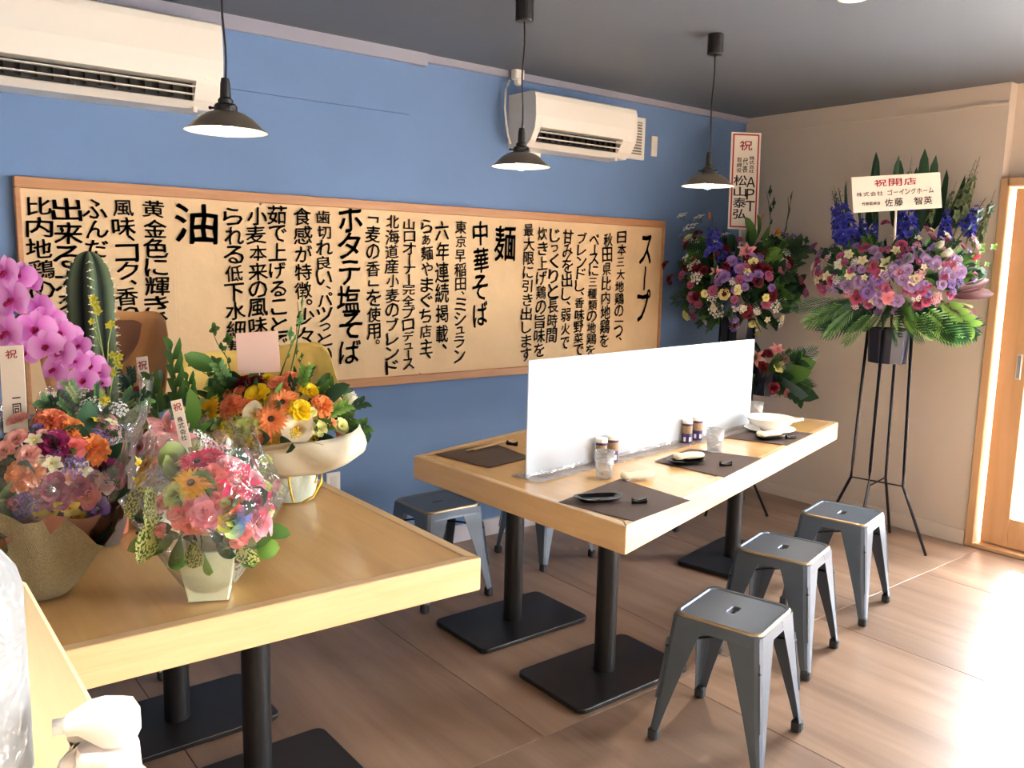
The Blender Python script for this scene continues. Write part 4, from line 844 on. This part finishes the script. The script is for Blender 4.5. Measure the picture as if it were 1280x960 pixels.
for px, py, d, s, cl, sh_ in ((420, 540, (.7, -.5, .2), .10, 'green', 'leafy_sprig'), (435, 545, (.8, -.5, 0), .07, 'dark', 'round_leaf'), (350, 552, (0, -1, 0), .09, 'dark', 'leaf'), (390, 548, (.3, -.9, .0), .10, 'dark', 'leaf'), (270, 462, (-.7, .2, .4), .10, 'green', 'leaf'), (375, 490, (.2, -.2, .9), .08, 'bright', 'leafy_sprig'), (290, 488, (-.4, 0, .8), .09, 'green', 'leafy_sprig'), (325, 545, (-.1, -1, .1), .08, 'dark', 'leaf'), (405, 520, (.6, -.3, .3), .08, 'bright', 'leafy_sprig'), (250, 498, (-.9, -.3, .1), .09, 'dark', 'leaf')):
    leaf_(t, sh_, cl, sph(c, R6*.85, px, py, .55), d, s)
for i in range(44):
    px, py = random.uniform(252, 440), random.uniform(468, 556)
    bloom(t, c, R6, random.choice(['salmon', 'orange', 'yellowbits', 'paleyel', 'orangeger', 'yellow', 'yellowsmall', 'lime', 'yellowbits']), px, py, random.uniform(7, 12), .5, .5, .75)
fill(t, c, R6, 60, ['dark', 'green', 'olive', 'dark'], .5, ('leaf', 'leafy_sprig'), .07, .11, -.2)
for a_, b_ in (((290, 475), (263, 412)), ((300, 500), (238, 452)), ((362, 470), (372, 378)), ((350, 470), (372, 400)), ((378, 470), (368, 440))):
    A, B = at_d(*a_, D6+.02), at_d(*b_, D6+.06); leaf_(t, 'twig', 'green', A, B-A, (B-A).length, .3)
RIB = mat('yellow_ribbon', (236, 200, 50), .35)
for pts in (((362, 583), (361, 600), (364, 618), (367, 627)), ((378, 628), (392, 620), (402, 602), (402, 590), (397, 590), (394, 604)), ((366, 578), (354, 586), (349, 594))):
    P = [at_d(x, y, D6-.105)-t.location for x, y in pts]; MB().tube(P, .0035, 6).obj('ribbon', RIB, t, smooth=True)
tagcard(t, 321, 415, 324, 466, 53, D6-.0, [], 'message_card', PINKC, stick=at_d(325, 500, D6))
# ---- lily and leafy bouquet between (peach lily, tall green shoots)
b = at_z(200, 655, TT); c = at_d(210, 560, depth(b)-.0); R4 = .13
t = thing('lily_bouquet', 'bouquet of pale pink lilies with tall green leafy shoots behind the rainbow rose bouquet', 'bouquet', (b.x, b.y, TT))
MB().lathe([(.0001, 0), (.045, 0), (.055, .10), (.052, .10), (.04, .005)], n=20).obj('flower_pot', POTG, t)
for nm, px, py, r in (('pinklily', 205, 535, 24), ('pinklily', 192, 555, 20), ('pinklily', 225, 545, 18), ('pink', 210, 568, 16), ('burgundy', 172, 545, 14), ('lime', 240, 560, 14), ('pinkbits', 262, 560, 18), ('whitebits', 250, 548, 14)): bloom(t, c, R4, nm, px, py, r)
for a_, b_ in (((218, 530), (210, 432)), ((200, 535), (184, 470)), ((240, 530), (232, 470)), ((245, 535), (236, 488))): A, B = at_d(*a_, depth(c)), at_d(*b_, depth(c)+.03); leaf_(t, 'leafy_sprig', 'green', A, B-A, (B-A).length*1.0, .4, .8)
A, B = at_d(236, 540, depth(c)-.03), at_d(240, 486, depth(c)-.03); leaf_(t, 'leaf', 'bright', A, B-A, (B-A).length, 1.4)
fill(t, c, R4, 30, ['dark', 'green'], 1, ('leaf', 'leafy_sprig'), .04, .06, -.4)
wrap(t, (b.x, b.y), .05, .135, TT+.03, c.z+.05, FILM, 'clear_film_wrap', .2, 40, 8, ph=.2)
# ---- dark red flowers in tan paper with a slim tag
b = at_z(165, 640, TT); D4 = 2.52; c = at_d(168, 505, D4); b = Vector((c.x, c.y, TT))
t = thing('kraft_wrapped_bouquet', 'dark red flowers in folded tan and brown paper with a slim white tag', 'bouquet', b)
TAN = mat('tan_wrapping_paper', (206, 152, 100), .55, bump=.1, bscale=15); BRN = mat('brown_wrapping_paper', (128, 84, 62), .5)
MB().lathe([(.0001, 0), (.05, 0), (.06, .12), (.056, .12), (.045, .005)], n=20).obj('flower_pot', mat('dark_pot', (70, 62, 54), .6), t)
sheet_(t, [[(140, 386, D4+.14), (170, 390, D4+.16), (196, 390, D4+.16), (208, 402, D4+.08)], [(140, 440, D4+.12), (165, 450, D4+.14), (190, 450, D4+.14), (212, 440, D4+.05)], [(150, 520, D4+.04), (170, 520, D4+.06), (190, 520, D4+.06), (205, 510, D4+.0)]], TAN)
sheet_(t, [[(132, 398, D4+.11), (150, 400, D4+.12), (168, 400, D4+.12), (178, 404, D4+.11)], [(132, 435, D4+.09), (148, 436, D4+.10), (162, 436, D4+.10), (172, 430, D4+.09)], [(136, 476, D4+.05), (142, 466, D4+.06), (146, 462, D4+.06), (150, 458, D4+.05)]], BRN)
sheet_(t, [[(148, 476, D4+.06), (165, 472, D4+.07), (185, 468, D4+.07), (202, 462, D4+.05)], [(150, 500, D4+.03), (165, 500, D4+.04), (185, 498, D4+.04), (200, 496, D4+.02)], [(158, 560, D4), (170, 560, D4), (180, 560, D4), (190, 560, D4)]], TAN)
for nm, px, py, r in (('burgundy', 160, 494, 12), ('burgundy', 172, 490, 12), ('burgundy', 165, 506, 11), ('burgundy', 183, 500, 11), ('burgundy', 176, 512, 11), ('burgundy', 155, 508, 9)): bloom(t, c, .07, nm, px, py, r)
fill(t, c, .08, 22, ['green', 'dark', 'blue'], 1, ('leaf', 'leafy_sprig'), .05, .08, -.3)
for a_, b_ in (((160, 500), (153, 470)), ((150, 500), (140, 452)), ((175, 500), (176, 470))): A, B = at_d(*a_, D4-.02), at_d(*b_, D4); leaf_(t, 'leaf', 'blue', A, B-A, (B-A).length*1.1)
tagcard(t, 177, 446, 185, 516, 14, D4-.10, [('祝', 0, .06, .24, .8, INKR, 'red_writing'), ('株式会社', .0, .32, .9, .4, INK, 'writing')], stick=c)
# ---- small dark bouquet behind the film of the plum one
D3 = 2.12; c = at_d(122, 530, D3); b = Vector((c.x, c.y, TT)); R3 = .10
t = thing('wrapped_bouquet', 'small bouquet of tiny pink roses and white blossom in dark film below the orchid', 'bouquet', b)
MB().lathe([(.0001, 0), (.04, 0), (.05, .09), (.047, .09), (.035, .005)], n=20).obj('flower_pot', mat('dark_pot', (70, 62, 54), .6), t)
for nm, px, py, r in (('pink', 122, 528, 10), ('pink', 138, 526, 8), ('rosepink', 105, 532, 9), ('pinkbits', 140, 540, 14), ('whitebits', 150, 510, 13), ('whitebits', 145, 552, 13), ('whitebits', 112, 505, 14), ('pinkbits', 150, 560, 13), ('burgundy', 162, 548, 12), ('pink', 98, 520, 8), ('lilacbits', 128, 545, 12), ('whitebits', 100, 490, 12), ('burgundy', 175, 560, 11), ('yellowbits', 130, 500, 8)): bloom(t, c, R3, nm, px, py, r)
fill(t, c, R3, 40, ['dark', 'olive', 'dark', 'green'], 1, ('leaf', 'leafy_sprig'), .05, .08, -.5)
wrap(t, (b.x, b.y), .045, .125, TT+.03, c.z+.09, FILM, 'clear_film_wrap', .2, 40, 8, ph=.9)
wrap(t, (b.x, b.y), .045, .10, TT+.01, c.z-.03, mat('dark_brown_paper', (74, 58, 50), .6), 'paper_wrap', .15, 40, 8, ph=.9)
# ---- pink moth orchid
DO = 2.18; cO = at_d(35, 470, DO); b = Vector((cO.x, cO.y, TT))
t = thing('potted_orchid', 'pink moth orchid with drooping sprays of large blooms at the left edge', 'plant', b)
MB().lathe([(.0001, 0), (.06, 0), (.075, .13), (.071, .13), (.055, .005)], n=24).obj('flower_pot', WHITEP, t, smooth=True)
for px, py, r, dd in ((8, 340, 24, 0), (24, 345, 22, .04), (38, 352, 19, .06), (18, 375, 30, -.03), (50, 385, 22, .03), (62, 398, 20, .03), (10, 415, 27, -.02), (45, 410, 25, 0), (75, 415, 20, .02), (86, 418, 17, .05), (58, 432, 22, -.04), (78, 440, 22, -.03), (100, 432, 16, .05), (95, 452, 18, 0), (70, 462, 20, 0), (112, 456, 20, .02), (125, 466, 15, .03), (105, 474, 19, 0), (128, 478, 11, .04), (30, 440, 20, 0), (-8, 360, 24, 0), (-10, 400, 26, 0), (88, 480, 17, .03)):
    P = at_d(px, py, DO+dd-.05); k = DO/FPX
    nd = (-fw+rt*random.uniform(-.5, .5)+Vector((0, 0, random.uniform(-.25, .3)))).normalized()
    kind, ms, fn = FL['orchid']; o = put(tmpl(kind, 'orchid', ms, fn), kind, t, P-t.location); X = up.cross(nd).normalized(); Yv = nd.cross(X); rz_ = random.uniform(-.35, .35)
    Mx = Matrix((X, Yv, nd)).transposed() @ Matrix.Rotation(rz_, 3, 'Z'); o.rotation_euler = Mx.to_euler(); s = r*k*1.05; o.scale = (s, s, s)
for pts in (((0, 560), (-30, 380), (10, 335), (60, 375), (120, 470)), ((20, 560), (0, 420), (30, 385), (80, 420), (130, 490)), ((10, 560), (-20, 440), (15, 400), (60, 440), (100, 490))):
    P = [at_d(x, y, DO+.06)-t.location for x, y in pts]; MB().tube(P, .0035, 6).obj('stem', mat('orchid_stem', (110, 96, 70), .5), t, smooth=True)
for a, L_ in ((.3, .2), (2.2, .22), (4, .2), (5.4, .18)): leaf_(t, 'leaf', 'dark', b+Vector((0, 0, .13)), (math.cos(a), math.sin(a), .3), L_, 0, 1.3)
sheet_(t, [[(60, 398, DO+.14), (84, 404, DO+.14), (90, 408, DO+.14)], [(50, 440, DO+.13), (85, 440, DO+.13), (112, 440, DO+.13)], [(60, 490, DO+.10), (100, 490, DO+.10), (142, 474, DO+.10)]], TAN, 'paper_wrap')
# ---- tall cactus
CD = depth(at_y(122, 560, -.91)); P0 = at_d(122, 560, CD); b = Vector((P0.x, P0.y, TT)); ztop = at_d(120, 314, CD).z
t = thing('cactus', 'tall ribbed green column cactus with white spines standing against the sign', 'plant', b)
b2 = b; MB().lathe([(.0001, 0), (.07, 0), (.085, .12), (.08, .12), (.065, .005)], n=24).obj('flower_pot', mat('terracotta', (176, 100, 70), .7), t); MB().lathe([(.0001, .105), (.08, .105)], n=24).obj('soil', mat('soil', (58, 44, 34), .9), t)
Lp = []; NR = 6; nn = NR*8; hC = ztop-TT; rC = 30*CD/FPX; tt = []
def crad(u, a):
    k = 1-abs(((a*NR/(2*PI)+.5) % 1)-.5)*2; top_ = math.sqrt(max(0, 1-max(0, (u-.80)/.2)**2.2)); base_ = .62+.38*min(1, u/.25)
    return rC*(.60+.40*k**.85)*max(top_, .02)*base_*(1+.02*math.sin(a*NR*7+u*90)*k)
for i in range(61):
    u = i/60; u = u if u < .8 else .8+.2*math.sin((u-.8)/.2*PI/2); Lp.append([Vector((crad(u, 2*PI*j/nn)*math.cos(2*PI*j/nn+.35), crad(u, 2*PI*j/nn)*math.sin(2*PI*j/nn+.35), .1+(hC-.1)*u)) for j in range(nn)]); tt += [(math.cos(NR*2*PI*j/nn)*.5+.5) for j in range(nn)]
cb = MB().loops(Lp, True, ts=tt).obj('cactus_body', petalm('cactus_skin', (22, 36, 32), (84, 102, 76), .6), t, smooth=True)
sp = MB()
for k in range(NR):
    a = 2*PI*k/NR
    for i in range(26):
        u = .06+.93*i/26; r = crad(u, a); p_ = Vector((r*math.cos(a+.35), r*math.sin(a+.35), .1+(hC-.1)*u)); sp.ball(p_, .0032, 5, 3)
        for q_ in range(3): d_ = Vector((math.cos(a+.35+(q_-1)*.8), math.sin(a+.35+(q_-1)*.8), random.uniform(-.5, .5))); sp.tube([p_, p_+d_*.012], .0006, 3, False)
o = sp.obj('spines', mat('cactus_spine', (232, 226, 200), .6), t); o['kind'] = 'stuff'
# yellow green orchid sprig in front of the cactus
YG = CD-.22; A = at_d(140, 560, YG); b = Vector((A.x, A.y, TT))
t = thing('yellow_sprig_pot', 'thin stem with tiny yellow green blooms in front of the cactus', 'plant', b)
MB().lathe([(.0001, 0), (.03, 0), (.036, .07), (.034, .07), (.028, .005)], n=16).obj('flower_pot', mat('terracotta', (176, 100, 70), .7), t)
for pts in (((138, 520), (132, 460), (125, 420), (117, 380)), ((138, 500), (128, 440), (116, 405)), ((136, 500), (143, 460), (148, 445)), ((134, 480), (135, 430), (140, 405))):
    P = [b-t.location+Vector((0, 0, .06))]+[at_d(x, y, YG)-t.location for x, y in pts]; MB().tube(P, .0016, 5).obj('stem', mat('pale_green_stem', (150, 170, 90), .6), t, smooth=True)
fdef('yg', 'small_blossom', f_five, (190, 196, 40), (226, 226, 90), (200, 170, 40))
for px, py, r in ((117, 374, 7), (120, 381, 7), (123, 389, 6), (115, 402, 5), (140, 405, 6), (136, 407, 5), (150, 446, 6), (146, 452, 6), (141, 444, 6), (150, 458, 5), (138, 463, 6), (132, 470, 4), (143, 466, 5)): P = at_d(px, py, YG-.01); flower(t, 'yg', P, (-fw.x, -fw.y, .3), r*YG/FPX)

# ================================================================== standing flower arrangements by the cream wall
random.seed(23); LIM[0] = True
def banner(root, corners, texts, border=None, name='banner'):
    """flat signboard through four points (top left, top right, bottom right, bottom left)"""
    P = [Vector(p) for p in corners]; c = sum(P, Vector())/4; U_ = ((P[1]-P[0])+(P[2]-P[3])).normalized(); V_ = ((P[0]-P[3])+(P[1]-P[2])); V_ = (V_-U_*V_.dot(U_)).normalized(); N = U_.cross(V_)
    W = ((P[1]-P[0]).length+(P[2]-P[3]).length)/2; Hh = ((P[0]-P[3]).length+(P[1]-P[2]).length)/2; Mx = Matrix((U_, N, V_)).transposed().to_4x4()
    M = MB(); M.bbox(c, (W, .006, Hh), .001, Mx); o = M.obj(name, PAPER, root, off=root.location); Nf = N if N.dot(fw) < 0 else -N; O = c+Nf*.0042-root.location
    if border:
        B_ = MB(); i, w_ = border
        for cx, cy, ww, hh in ((0, Hh/2-i, W-2*i, w_), (0, -Hh/2+i, W-2*i, w_), (W/2-i, 0, w_, Hh-2*i+w_), (-W/2+i, 0, w_, Hh-2*i+w_)): B_.box(O+U_*cx+V_*cy-Nf*.0004, (ww, .0006, hh), Mx)
        B_.obj('red_border', INKR, o)
    for tx in texts:
        L_ = MB()
        if tx[0] == 'v': _, s_, x, y1, y2, ww, m_, nm = tx; column(L_, s_, O, U_, V_, x*W, (.5-y1)*Hh, (.5-y2)*Hh, ww*W, .5, .88)
        else: _, s_, x0, x1, y, hh, m_, nm = tx; rowtext(L_, s_, O, U_, V_, x0*W, x1*W, (.5-y)*Hh, hh*Hh)
        L_.obj(nm, m_, o)
# right stand, against the cream wall
SY = -1.13
sc_ = at_x(1110, 434, -.42); SXY = Vector((-.42, sc_.y, 0)); t = thing('flower_stand', 'purple and white celebration flowers on a tall black stand against the cream wall', 'flower stand', SXY); S2 = t
zb = at_d(1110, 453, depth((SXY.x, SXY.y, 1))).z; zt2 = at_d(1110, 410, depth((SXY.x, SXY.y, 1))).z
BLKM = mat('black_wire', (22, 24, 34), .35, metal=.3)
def stand(root, zb, zt, r, feet, zk, legpts=None):
    MB().lathe([(.0001, zb), (r-.012, zb), (r, zt), (r-.004, zt), (r-.015, zb+.006)], n=10).obj('bucket', mat('navy_bucket', (26, 30, 52), .3), root)
    for k, (fx, fy) in enumerate(feet):
        a = math.atan2(fy, fx); k1 = Vector((math.cos(a)*(r+.03), math.sin(a)*(r+.03), zk)); tp = Vector((math.cos(a)*(r+.004), math.sin(a)*(r+.004), zt)); M = MB(); M.tube([tp, tp.lerp(k1, .9), k1, Vector((fx, fy, .004))], .008, 8); M.obj('leg', BLKM, root, smooth=True)
    M = MB(); K = []
    for fx, fy in feet: a = math.atan2(fy, fx); K.append(Vector((math.cos(a)*(r+.03), math.sin(a)*(r+.03), zk)))
    for i in range(len(K)): M.tube([K[i], K[(i+2) % 4]], .004, 6)
    M.obj('cross_wire', BLKM, root)
stand(t, zb, zt2, .105, [(-.27, -.06), (.05, -.27), (.27, .04), (-.04, .27)], at_d(1110, 601, depth((SXY.x, SXY.y, .2))).z)
cS = Vector((SXY.x, SXY.y, at_d(1110, 345, depth((SXY.x, SXY.y, 1))).z)); RS = .40
DS = depth(cS)
def blooms(root, c, R_, asp, lst, sink=.35):
    for nm, px, py, r in lst: bloom(root, c, R_, nm, px, py, r*.86, asp, .15, sink)
blooms(t, cS, RS, .55, [('lilac', 1140, 355, 13), ('lilac', 1128, 348, 12), ('purple', 1096, 348, 13), ('lilac', 1158, 325, 12), ('lilac', 1170, 330, 11), ('lilac', 1196, 325, 11), ('lilac', 1202, 340, 12), ('lilac', 1190, 345, 11), ('purple', 1084, 365, 12), ('pink', 1110, 372, 11), ('lilac', 1100, 376, 11), ('lilac', 1122, 376, 11), ('mauve', 1143, 365, 9), ('rosepink', 1090, 332, 9), ('rosepink', 1070, 372, 10), ('rosepink', 1160, 375, 10), ('pinkbits', 1172, 372, 10),
    ('cream', 1108, 328, 11), ('cream', 1048, 330, 10), ('cream', 1078, 325, 9), ('cream', 1060, 317, 9), ('cream', 1022, 335, 9), ('cream', 1032, 345, 9), ('cream', 1062, 342, 9), ('cream', 1120, 312, 8), ('cream', 1020, 350, 8), ('cream', 1142, 350, 9), ('whiterose', 1180, 318, 16), ('whiterose', 1172, 308, 12), ('rosepink', 1038, 350, 9), ('lilac', 1045, 358, 9), ('lilac', 1057, 356, 10), ('mauve', 1028, 363, 9), ('mauve', 1006, 366, 9), ('lilac', 1024, 315, 9), ('lilac', 1040, 308, 9), ('mauve', 1022, 322, 9), ('rosepink', 1080, 308, 8), ('rosepink', 1128, 305, 9), ('mauve', 1160, 285, 8), ('rosepink', 1186, 300, 9), ('mauve', 1166, 295, 9), ('lilac', 1150, 318, 10), ('lilac', 1136, 322, 10), ('rosepink', 1107, 276, 7), ('cream', 1148, 296, 6), ('cream', 1166, 286, 5), ('mauve', 1085, 380, 9), ('cream', 1105, 342, 8), ('tulippink', 1216, 322, 10), ('pinkbits', 1060, 365, 9), ('mauve', 1205, 308, 8), ('lilac', 1116, 335, 9), ('lilac', 1178, 355, 10), ('paleyel', 1146, 348, 8), ('lilac', 1072, 352, 10), ('lilac', 1134, 336, 10), ('mauve', 1050, 320, 8), ('lilac', 1184, 338, 9), ('lilac', 1092, 312, 9)])
def spike(root, nm, a_, b_, D, wide=1):
    A, B = at_d(*a_, D), at_d(*b_, D); o = flower(root, nm, A, B-A, (B-A).length/2.3); o.scale.x *= wide; o.scale.y *= wide; return o
for a_, b_, w_ in (((1062, 305), (1048, 235), 1.25), ((1052, 300), (1040, 238), 1), ((1134, 305), (1136, 230), 1.2), ((1128, 300), (1124, 250), 1), ((1204, 290), (1232, 248), 1.4), ((1210, 296), (1218, 262), 1.3), ((1080, 305), (1078, 262), 1.2), ((1090, 302), (1096, 268), 1.2), ((1180, 300), (1186, 245), 1)): spike(t, 'delph', a_, b_, DS-.05, w_)
for a_, b_ in (((1130, 260), (1140, 196)), ((1188, 280), (1220, 200)), ((1195, 285), (1225, 196)), ((1048, 262), (1042, 232)), ((1160, 280), (1172, 240)), ((1180, 270), (1196, 226)), ((1222, 300), (1244, 238))): spike(t, 'greenspike', a_, b_, DS-.03, .6)
for a_, b_, cl in (((1098, 290), (1090, 200), 'dark'), ((1085, 285), (1099, 192), 'dark'), ((1122, 290), (1119, 196), 'dark'), ((1120, 290), (1126, 202), 'dark'), ((1150, 290), (1156, 188), 'dark'), ((1160, 290), (1168, 196), 'dark'), ((1066, 300), (1052, 227), 'dark'), ((1170, 300), (1212, 222), 'dark'), ((1165, 290), (1188, 214), 'dark'), ((1140, 260), (1146, 210), 'dark'), ((1080, 290), (1068, 230), 'dark'), ((1200, 350), (1245, 262), 'dark')):
    A, B = at_d(*a_, DS-.02), at_d(*b_, DS-.02); leaf_(t, 'blade_leaf', cl, A, B-A, (B-A).length, 1.5+random.uniform(-.3, .3), 1.6)
for i in range(40):
    a = random.uniform(0, 2*PI); d = Vector((math.cos(a)*.8, math.sin(a), random.uniform(-.25, .15)))
    d.z -= .35
    leaf_(t, random.choice(['palm_frond', 'fern_frond']), random.choice(['dark', 'dark', 'green']), cS+Vector((d.x*.1, d.y*.12, -.14)), d, random.uniform(.22, .34), random.uniform(-.4, .4))
for a_, b_, cl, sh_ in (((1140, 390), (1170, 425), 'bright', 'fern_frond'), ((1160, 385), (1205, 430), 'bright', 'fern_frond'), ((1170, 370), (1215, 410), 'bright', 'leafy_sprig'), ((1120, 392), (1125, 415), 'bright', 'fern_frond'), ((1180, 360), (1212, 362), 'bright', 'twig'), ((1100, 392), (1080, 415), 'green', 'fern_frond'), ((1070, 385), (1030, 420), 'green', 'palm_frond'), ((1060, 380), (1005, 405), 'green', 'palm_frond'), ((1050, 375), (990, 385), 'dark', 'palm_frond'), ((1090, 390), (1055, 430), 'green', 'palm_frond'), ((1190, 350), (1236, 340), 'dark', 'leaf'), ((1190, 372), (1244, 366), 'red', 'leaf'), ((1190, 365), (1238, 350), 'red', 'leaf'), ((1180, 380), (1224, 395), 'red', 'leaf'), ((1170, 380), (1218, 385), 'olive', 'leaf'), ((1150, 390), (1190, 425), 'bright', 'fern_frond'), ((1195, 300), (1236, 262), 'dark', 'twig'), ((1200, 330), (1240, 310), 'bright', 'twig'), ((1130, 395), (1150, 420), 'bright', 'fern_frond'), ((1200, 340), (1232, 332), 'bright', 'twig')):
    A, B = at_d(*a_, DS-.30), at_d(*b_, DS-.26); leaf_(t, sh_, cl, A, B-A, (B-A).length, random.uniform(-.5, .5), .45 if cl in ('red', 'olive') else .75)
fill(t, cS, RS, 190, ['dark', 'green', 'dark'], .5, ('leaf', 'leafy_sprig', 'leafy_sprig'), .07, .12, -.4)
for i in range(150):
    px, py = random.uniform(1008, 1226), random.uniform(292, 392)
    if abs(px-1115)/110+max(0, (py-345))/70 < 1.05: bloom(t, cS, RS, random.choice(['lilac', 'lilac', 'mauve', 'cream', 'purple', 'lilacbits', 'whitebits', 'rosepink', 'pinkbits', 'mauve']), px, py, random.uniform(4.5, 7.5), .5, .15)
D_ = DS-.20
banner(t, [at_d(1066, 222, D_), at_d(1177, 215, D_), at_d(1175, 260, D_), at_d(1064, 266, D_)], [('h', '祝開店', -.26, .24, .21, .20, INKR, 'red_writing'), ('h', '株式会社', -.46, -.15, .50, .12, INK, 'writing'), ('h', 'ゴーイングホーム', -.11, .42, .49, .15, INK, 'writing'), ('h', '代表取締役', -.40, -.19, .77, .09, INK, 'writing'), ('h', '佐藤 智英', -.15, .40, .77, .22, INK, 'writing')], None, 'name_board')
stemto(t, at_d(1120, 260, D_+.01), cS, .006, 'board_stick', PAPER)
# left stand in the corner
c1 = Vector((-.52, 0, 0)); pp = at_x(925, 350, -.52); SX1 = Vector((pp.x, pp.y, 0)); t = thing('flower_stand', 'dark red and violet flowers on a two tier stand in the corner with tall banner', 'flower stand', SX1)
D1 = depth((SX1.x, SX1.y, 1)); cT = at_d(925, 352, D1); cT = Vector((SX1.x, SX1.y, cT.z)); RT = .36
zb = at_d(925, 440, D1).z; stand(t, zb, zb+.2, .10, [(-.26, -.05), (.05, -.26), (.24, .05), (-.05, .24)], .25)
cL = at_d(958, 465, D1-.18); MB().lathe([(.0001, -.10), (.07, -.10), (.085, .06), (.08, .06)], cL-SX1+Vector((0, 0, -.03)), 12).obj('lower_bucket', mat('navy_bucket', (26, 30, 52), .3), t)
MB().tube([(cL-SX1)+Vector((0, 0, -.1)), Vector((0, 0, cL.z-.2))], .008, 6).obj('bracket', BLKM, t)
blooms(t, cT, RT, .8, [('burgundy', 985, 307, 9), ('burgundy', 988, 325, 8), ('burgundy', 870, 336, 9), ('burgundy', 950, 333, 10), ('burgundy', 948, 350, 9), ('burgundy', 835, 348, 8), ('burgundy', 826, 330, 7), ('mauve', 864, 372, 10), ('mauve', 872, 380, 8), ('mauve', 958, 380, 9), ('mauve', 962, 346, 8), ('purple', 935, 345, 9), ('pinklily', 934, 314, 14), ('pinklily', 895, 340, 9), ('paleyel', 905, 368, 10), ('paleyel', 922, 363, 8), ('paleyel', 856, 395, 9), ('paleyel', 958, 372, 7), ('bird', 886, 272, 12), ('bird', 970, 292, 12), ('bird', 951, 272, 10), ('burgundy', 870, 290, 8), ('mauve', 918, 374, 7), ('cream', 892, 385, 6), ('cream', 916, 386, 6), ('cream', 930, 386, 6), ('cream', 948, 412, 6), ('burgundy', 905, 310, 8), ('purple', 915, 325, 10), ('purple', 925, 335, 10), ('purple', 905, 345, 10), ('burgundy', 885, 300, 8), ('purple', 898, 352, 8), ('mauve', 1002, 350, 7), ('burgundy', 1006, 358, 6), ('cream', 960, 400, 6), ('cream', 978, 398, 6)])
for a_, b_ in (((905, 355), (900, 300)), ((918, 355), (920, 300)), ((893, 320), (890, 268)), ((925, 360), (930, 318))): spike(t, 'delph', a_, b_, D1-.30, 1.5)
for px, py, r in ((862, 282, 12), (868, 300, 13), (862, 318, 13), (870, 345, 10), (852, 268, 8), (873, 270, 9), (895, 388, 12), (890, 370, 9), (972, 382, 11), (978, 402, 9), (866, 330, 10)): bloom(t, cT, RT, 'whitebits', px, py, r, .8)
for a_, b_, cl, sh_ in (((948, 330), (978, 322), 'bright', 'round_leaf'), ((945, 350), (925, 340), 'green', 'round_leaf'), ((962, 372), (985, 350), 'green', 'round_leaf'), ((940, 310), (934, 275), 'green', 'leaf'), ((945, 300), (948, 272), 'green', 'leaf'), ((950, 300), (962, 285), 'green', 'leaf'), ((960, 300), (958, 245), 'dark', 'twig'), ((975, 310), (984, 252), 'dark', 'twig'), ((990, 340), (1005, 305), 'dark', 'twig')):
    A, B = at_d(*a_, D1-.30), at_d(*b_, D1-.27); leaf_(t, sh_, cl, A, B-A, (B-A).length*1.1, random.uniform(-.5, .5))
for i in range(60):
    a = random.uniform(0, 2*PI); d = Vector((math.cos(a), math.sin(a), random.uniform(-.5, .7))); k = .30 if (d.x > .3 or d.y > .3) else .30
    leaf_(t, random.choice(['palm_frond', 'fern_frond', 'leafy_sprig']), random.choice(['dark', 'dark', 'dark', 'green']), cT+Vector((d.x*.1, d.y*.1, d.z*.14)), d, random.uniform(.2, k), random.uniform(-.6, .6))
fill(t, cT, RT, 200, ['dark', 'dark', 'green'], .9, ('leaf', 'leafy_sprig'), .07, .12, -.95)
for i in range(70): bloom(t, cT, RT, random.choice(['burgundy', 'burgundy', 'mauve', 'lilacbits', 'whitebits', 'paleyel', 'burgundy', 'purple']), random.uniform(848, 996), random.uniform(288, 415), random.uniform(5, 8), .8, .15)
for i in range(60):
    a = random.uniform(0, 2*PI); z = random.uniform(-.8, .8); d = Vector((math.cos(a), math.sin(a), z)); leaf_(t, random.choice(['leaf', 'leafy_sprig']), random.choice(['dark', 'dark', 'green']), cL+d*.11, d, random.uniform(.06, .11))
blooms(t, cL, .2, 1, [('pinklily', 944, 447, 13), ('pinklily', 972, 436, 10), ('protea', 982, 448, 9), ('protea', 986, 492, 9), ('paleyel', 975, 458, 10), ('burgundy', 996, 450, 8), ('burgundy', 955, 458, 8), ('burgundy', 968, 486, 8), ('paleyel', 948, 417, 7), ('mauve', 930, 450, 8), ('burgundy', 960, 440, 7)])
for i in range(56):
    a = random.uniform(0, 2*PI); d = Vector((math.cos(a), math.sin(a), random.uniform(-.7, .5))); leaf_(t, random.choice(['palm_frond', 'fern_frond', 'leafy_sprig', 'leaf']), random.choice(['dark', 'dark', 'dark', 'green', 'blue']), cL+d*.05, d, random.uniform(.15, .26), random.uniform(-.6, .6))
D_ = D1-.10
banner(t, [at_d(919, 165, D_), at_d(955, 167, D_), at_d(943, 287, D_), at_d(905, 286, D_)], [('v', '祝', 0, .08, .19, .42, INKR, 'red_writing'), ('v', '株式会社', .22, .24, .42, .18, INK, 'writing'), ('v', 'ＡＰＴ', .22, .45, .82, .30, INK, 'writing'), ('v', '代表', .0, .26, .42, .17, INK, 'writing'), ('v', '取締役', -.20, .26, .42, .17, INK, 'writing'), ('v', '松山泰弘', -.14, .44, .90, .46, INK, 'writing')], (.014, .008), 'banner')
stemto(t, at_d(925, 286, D_+.012), cT, .006, 'board_stick', PAPER)
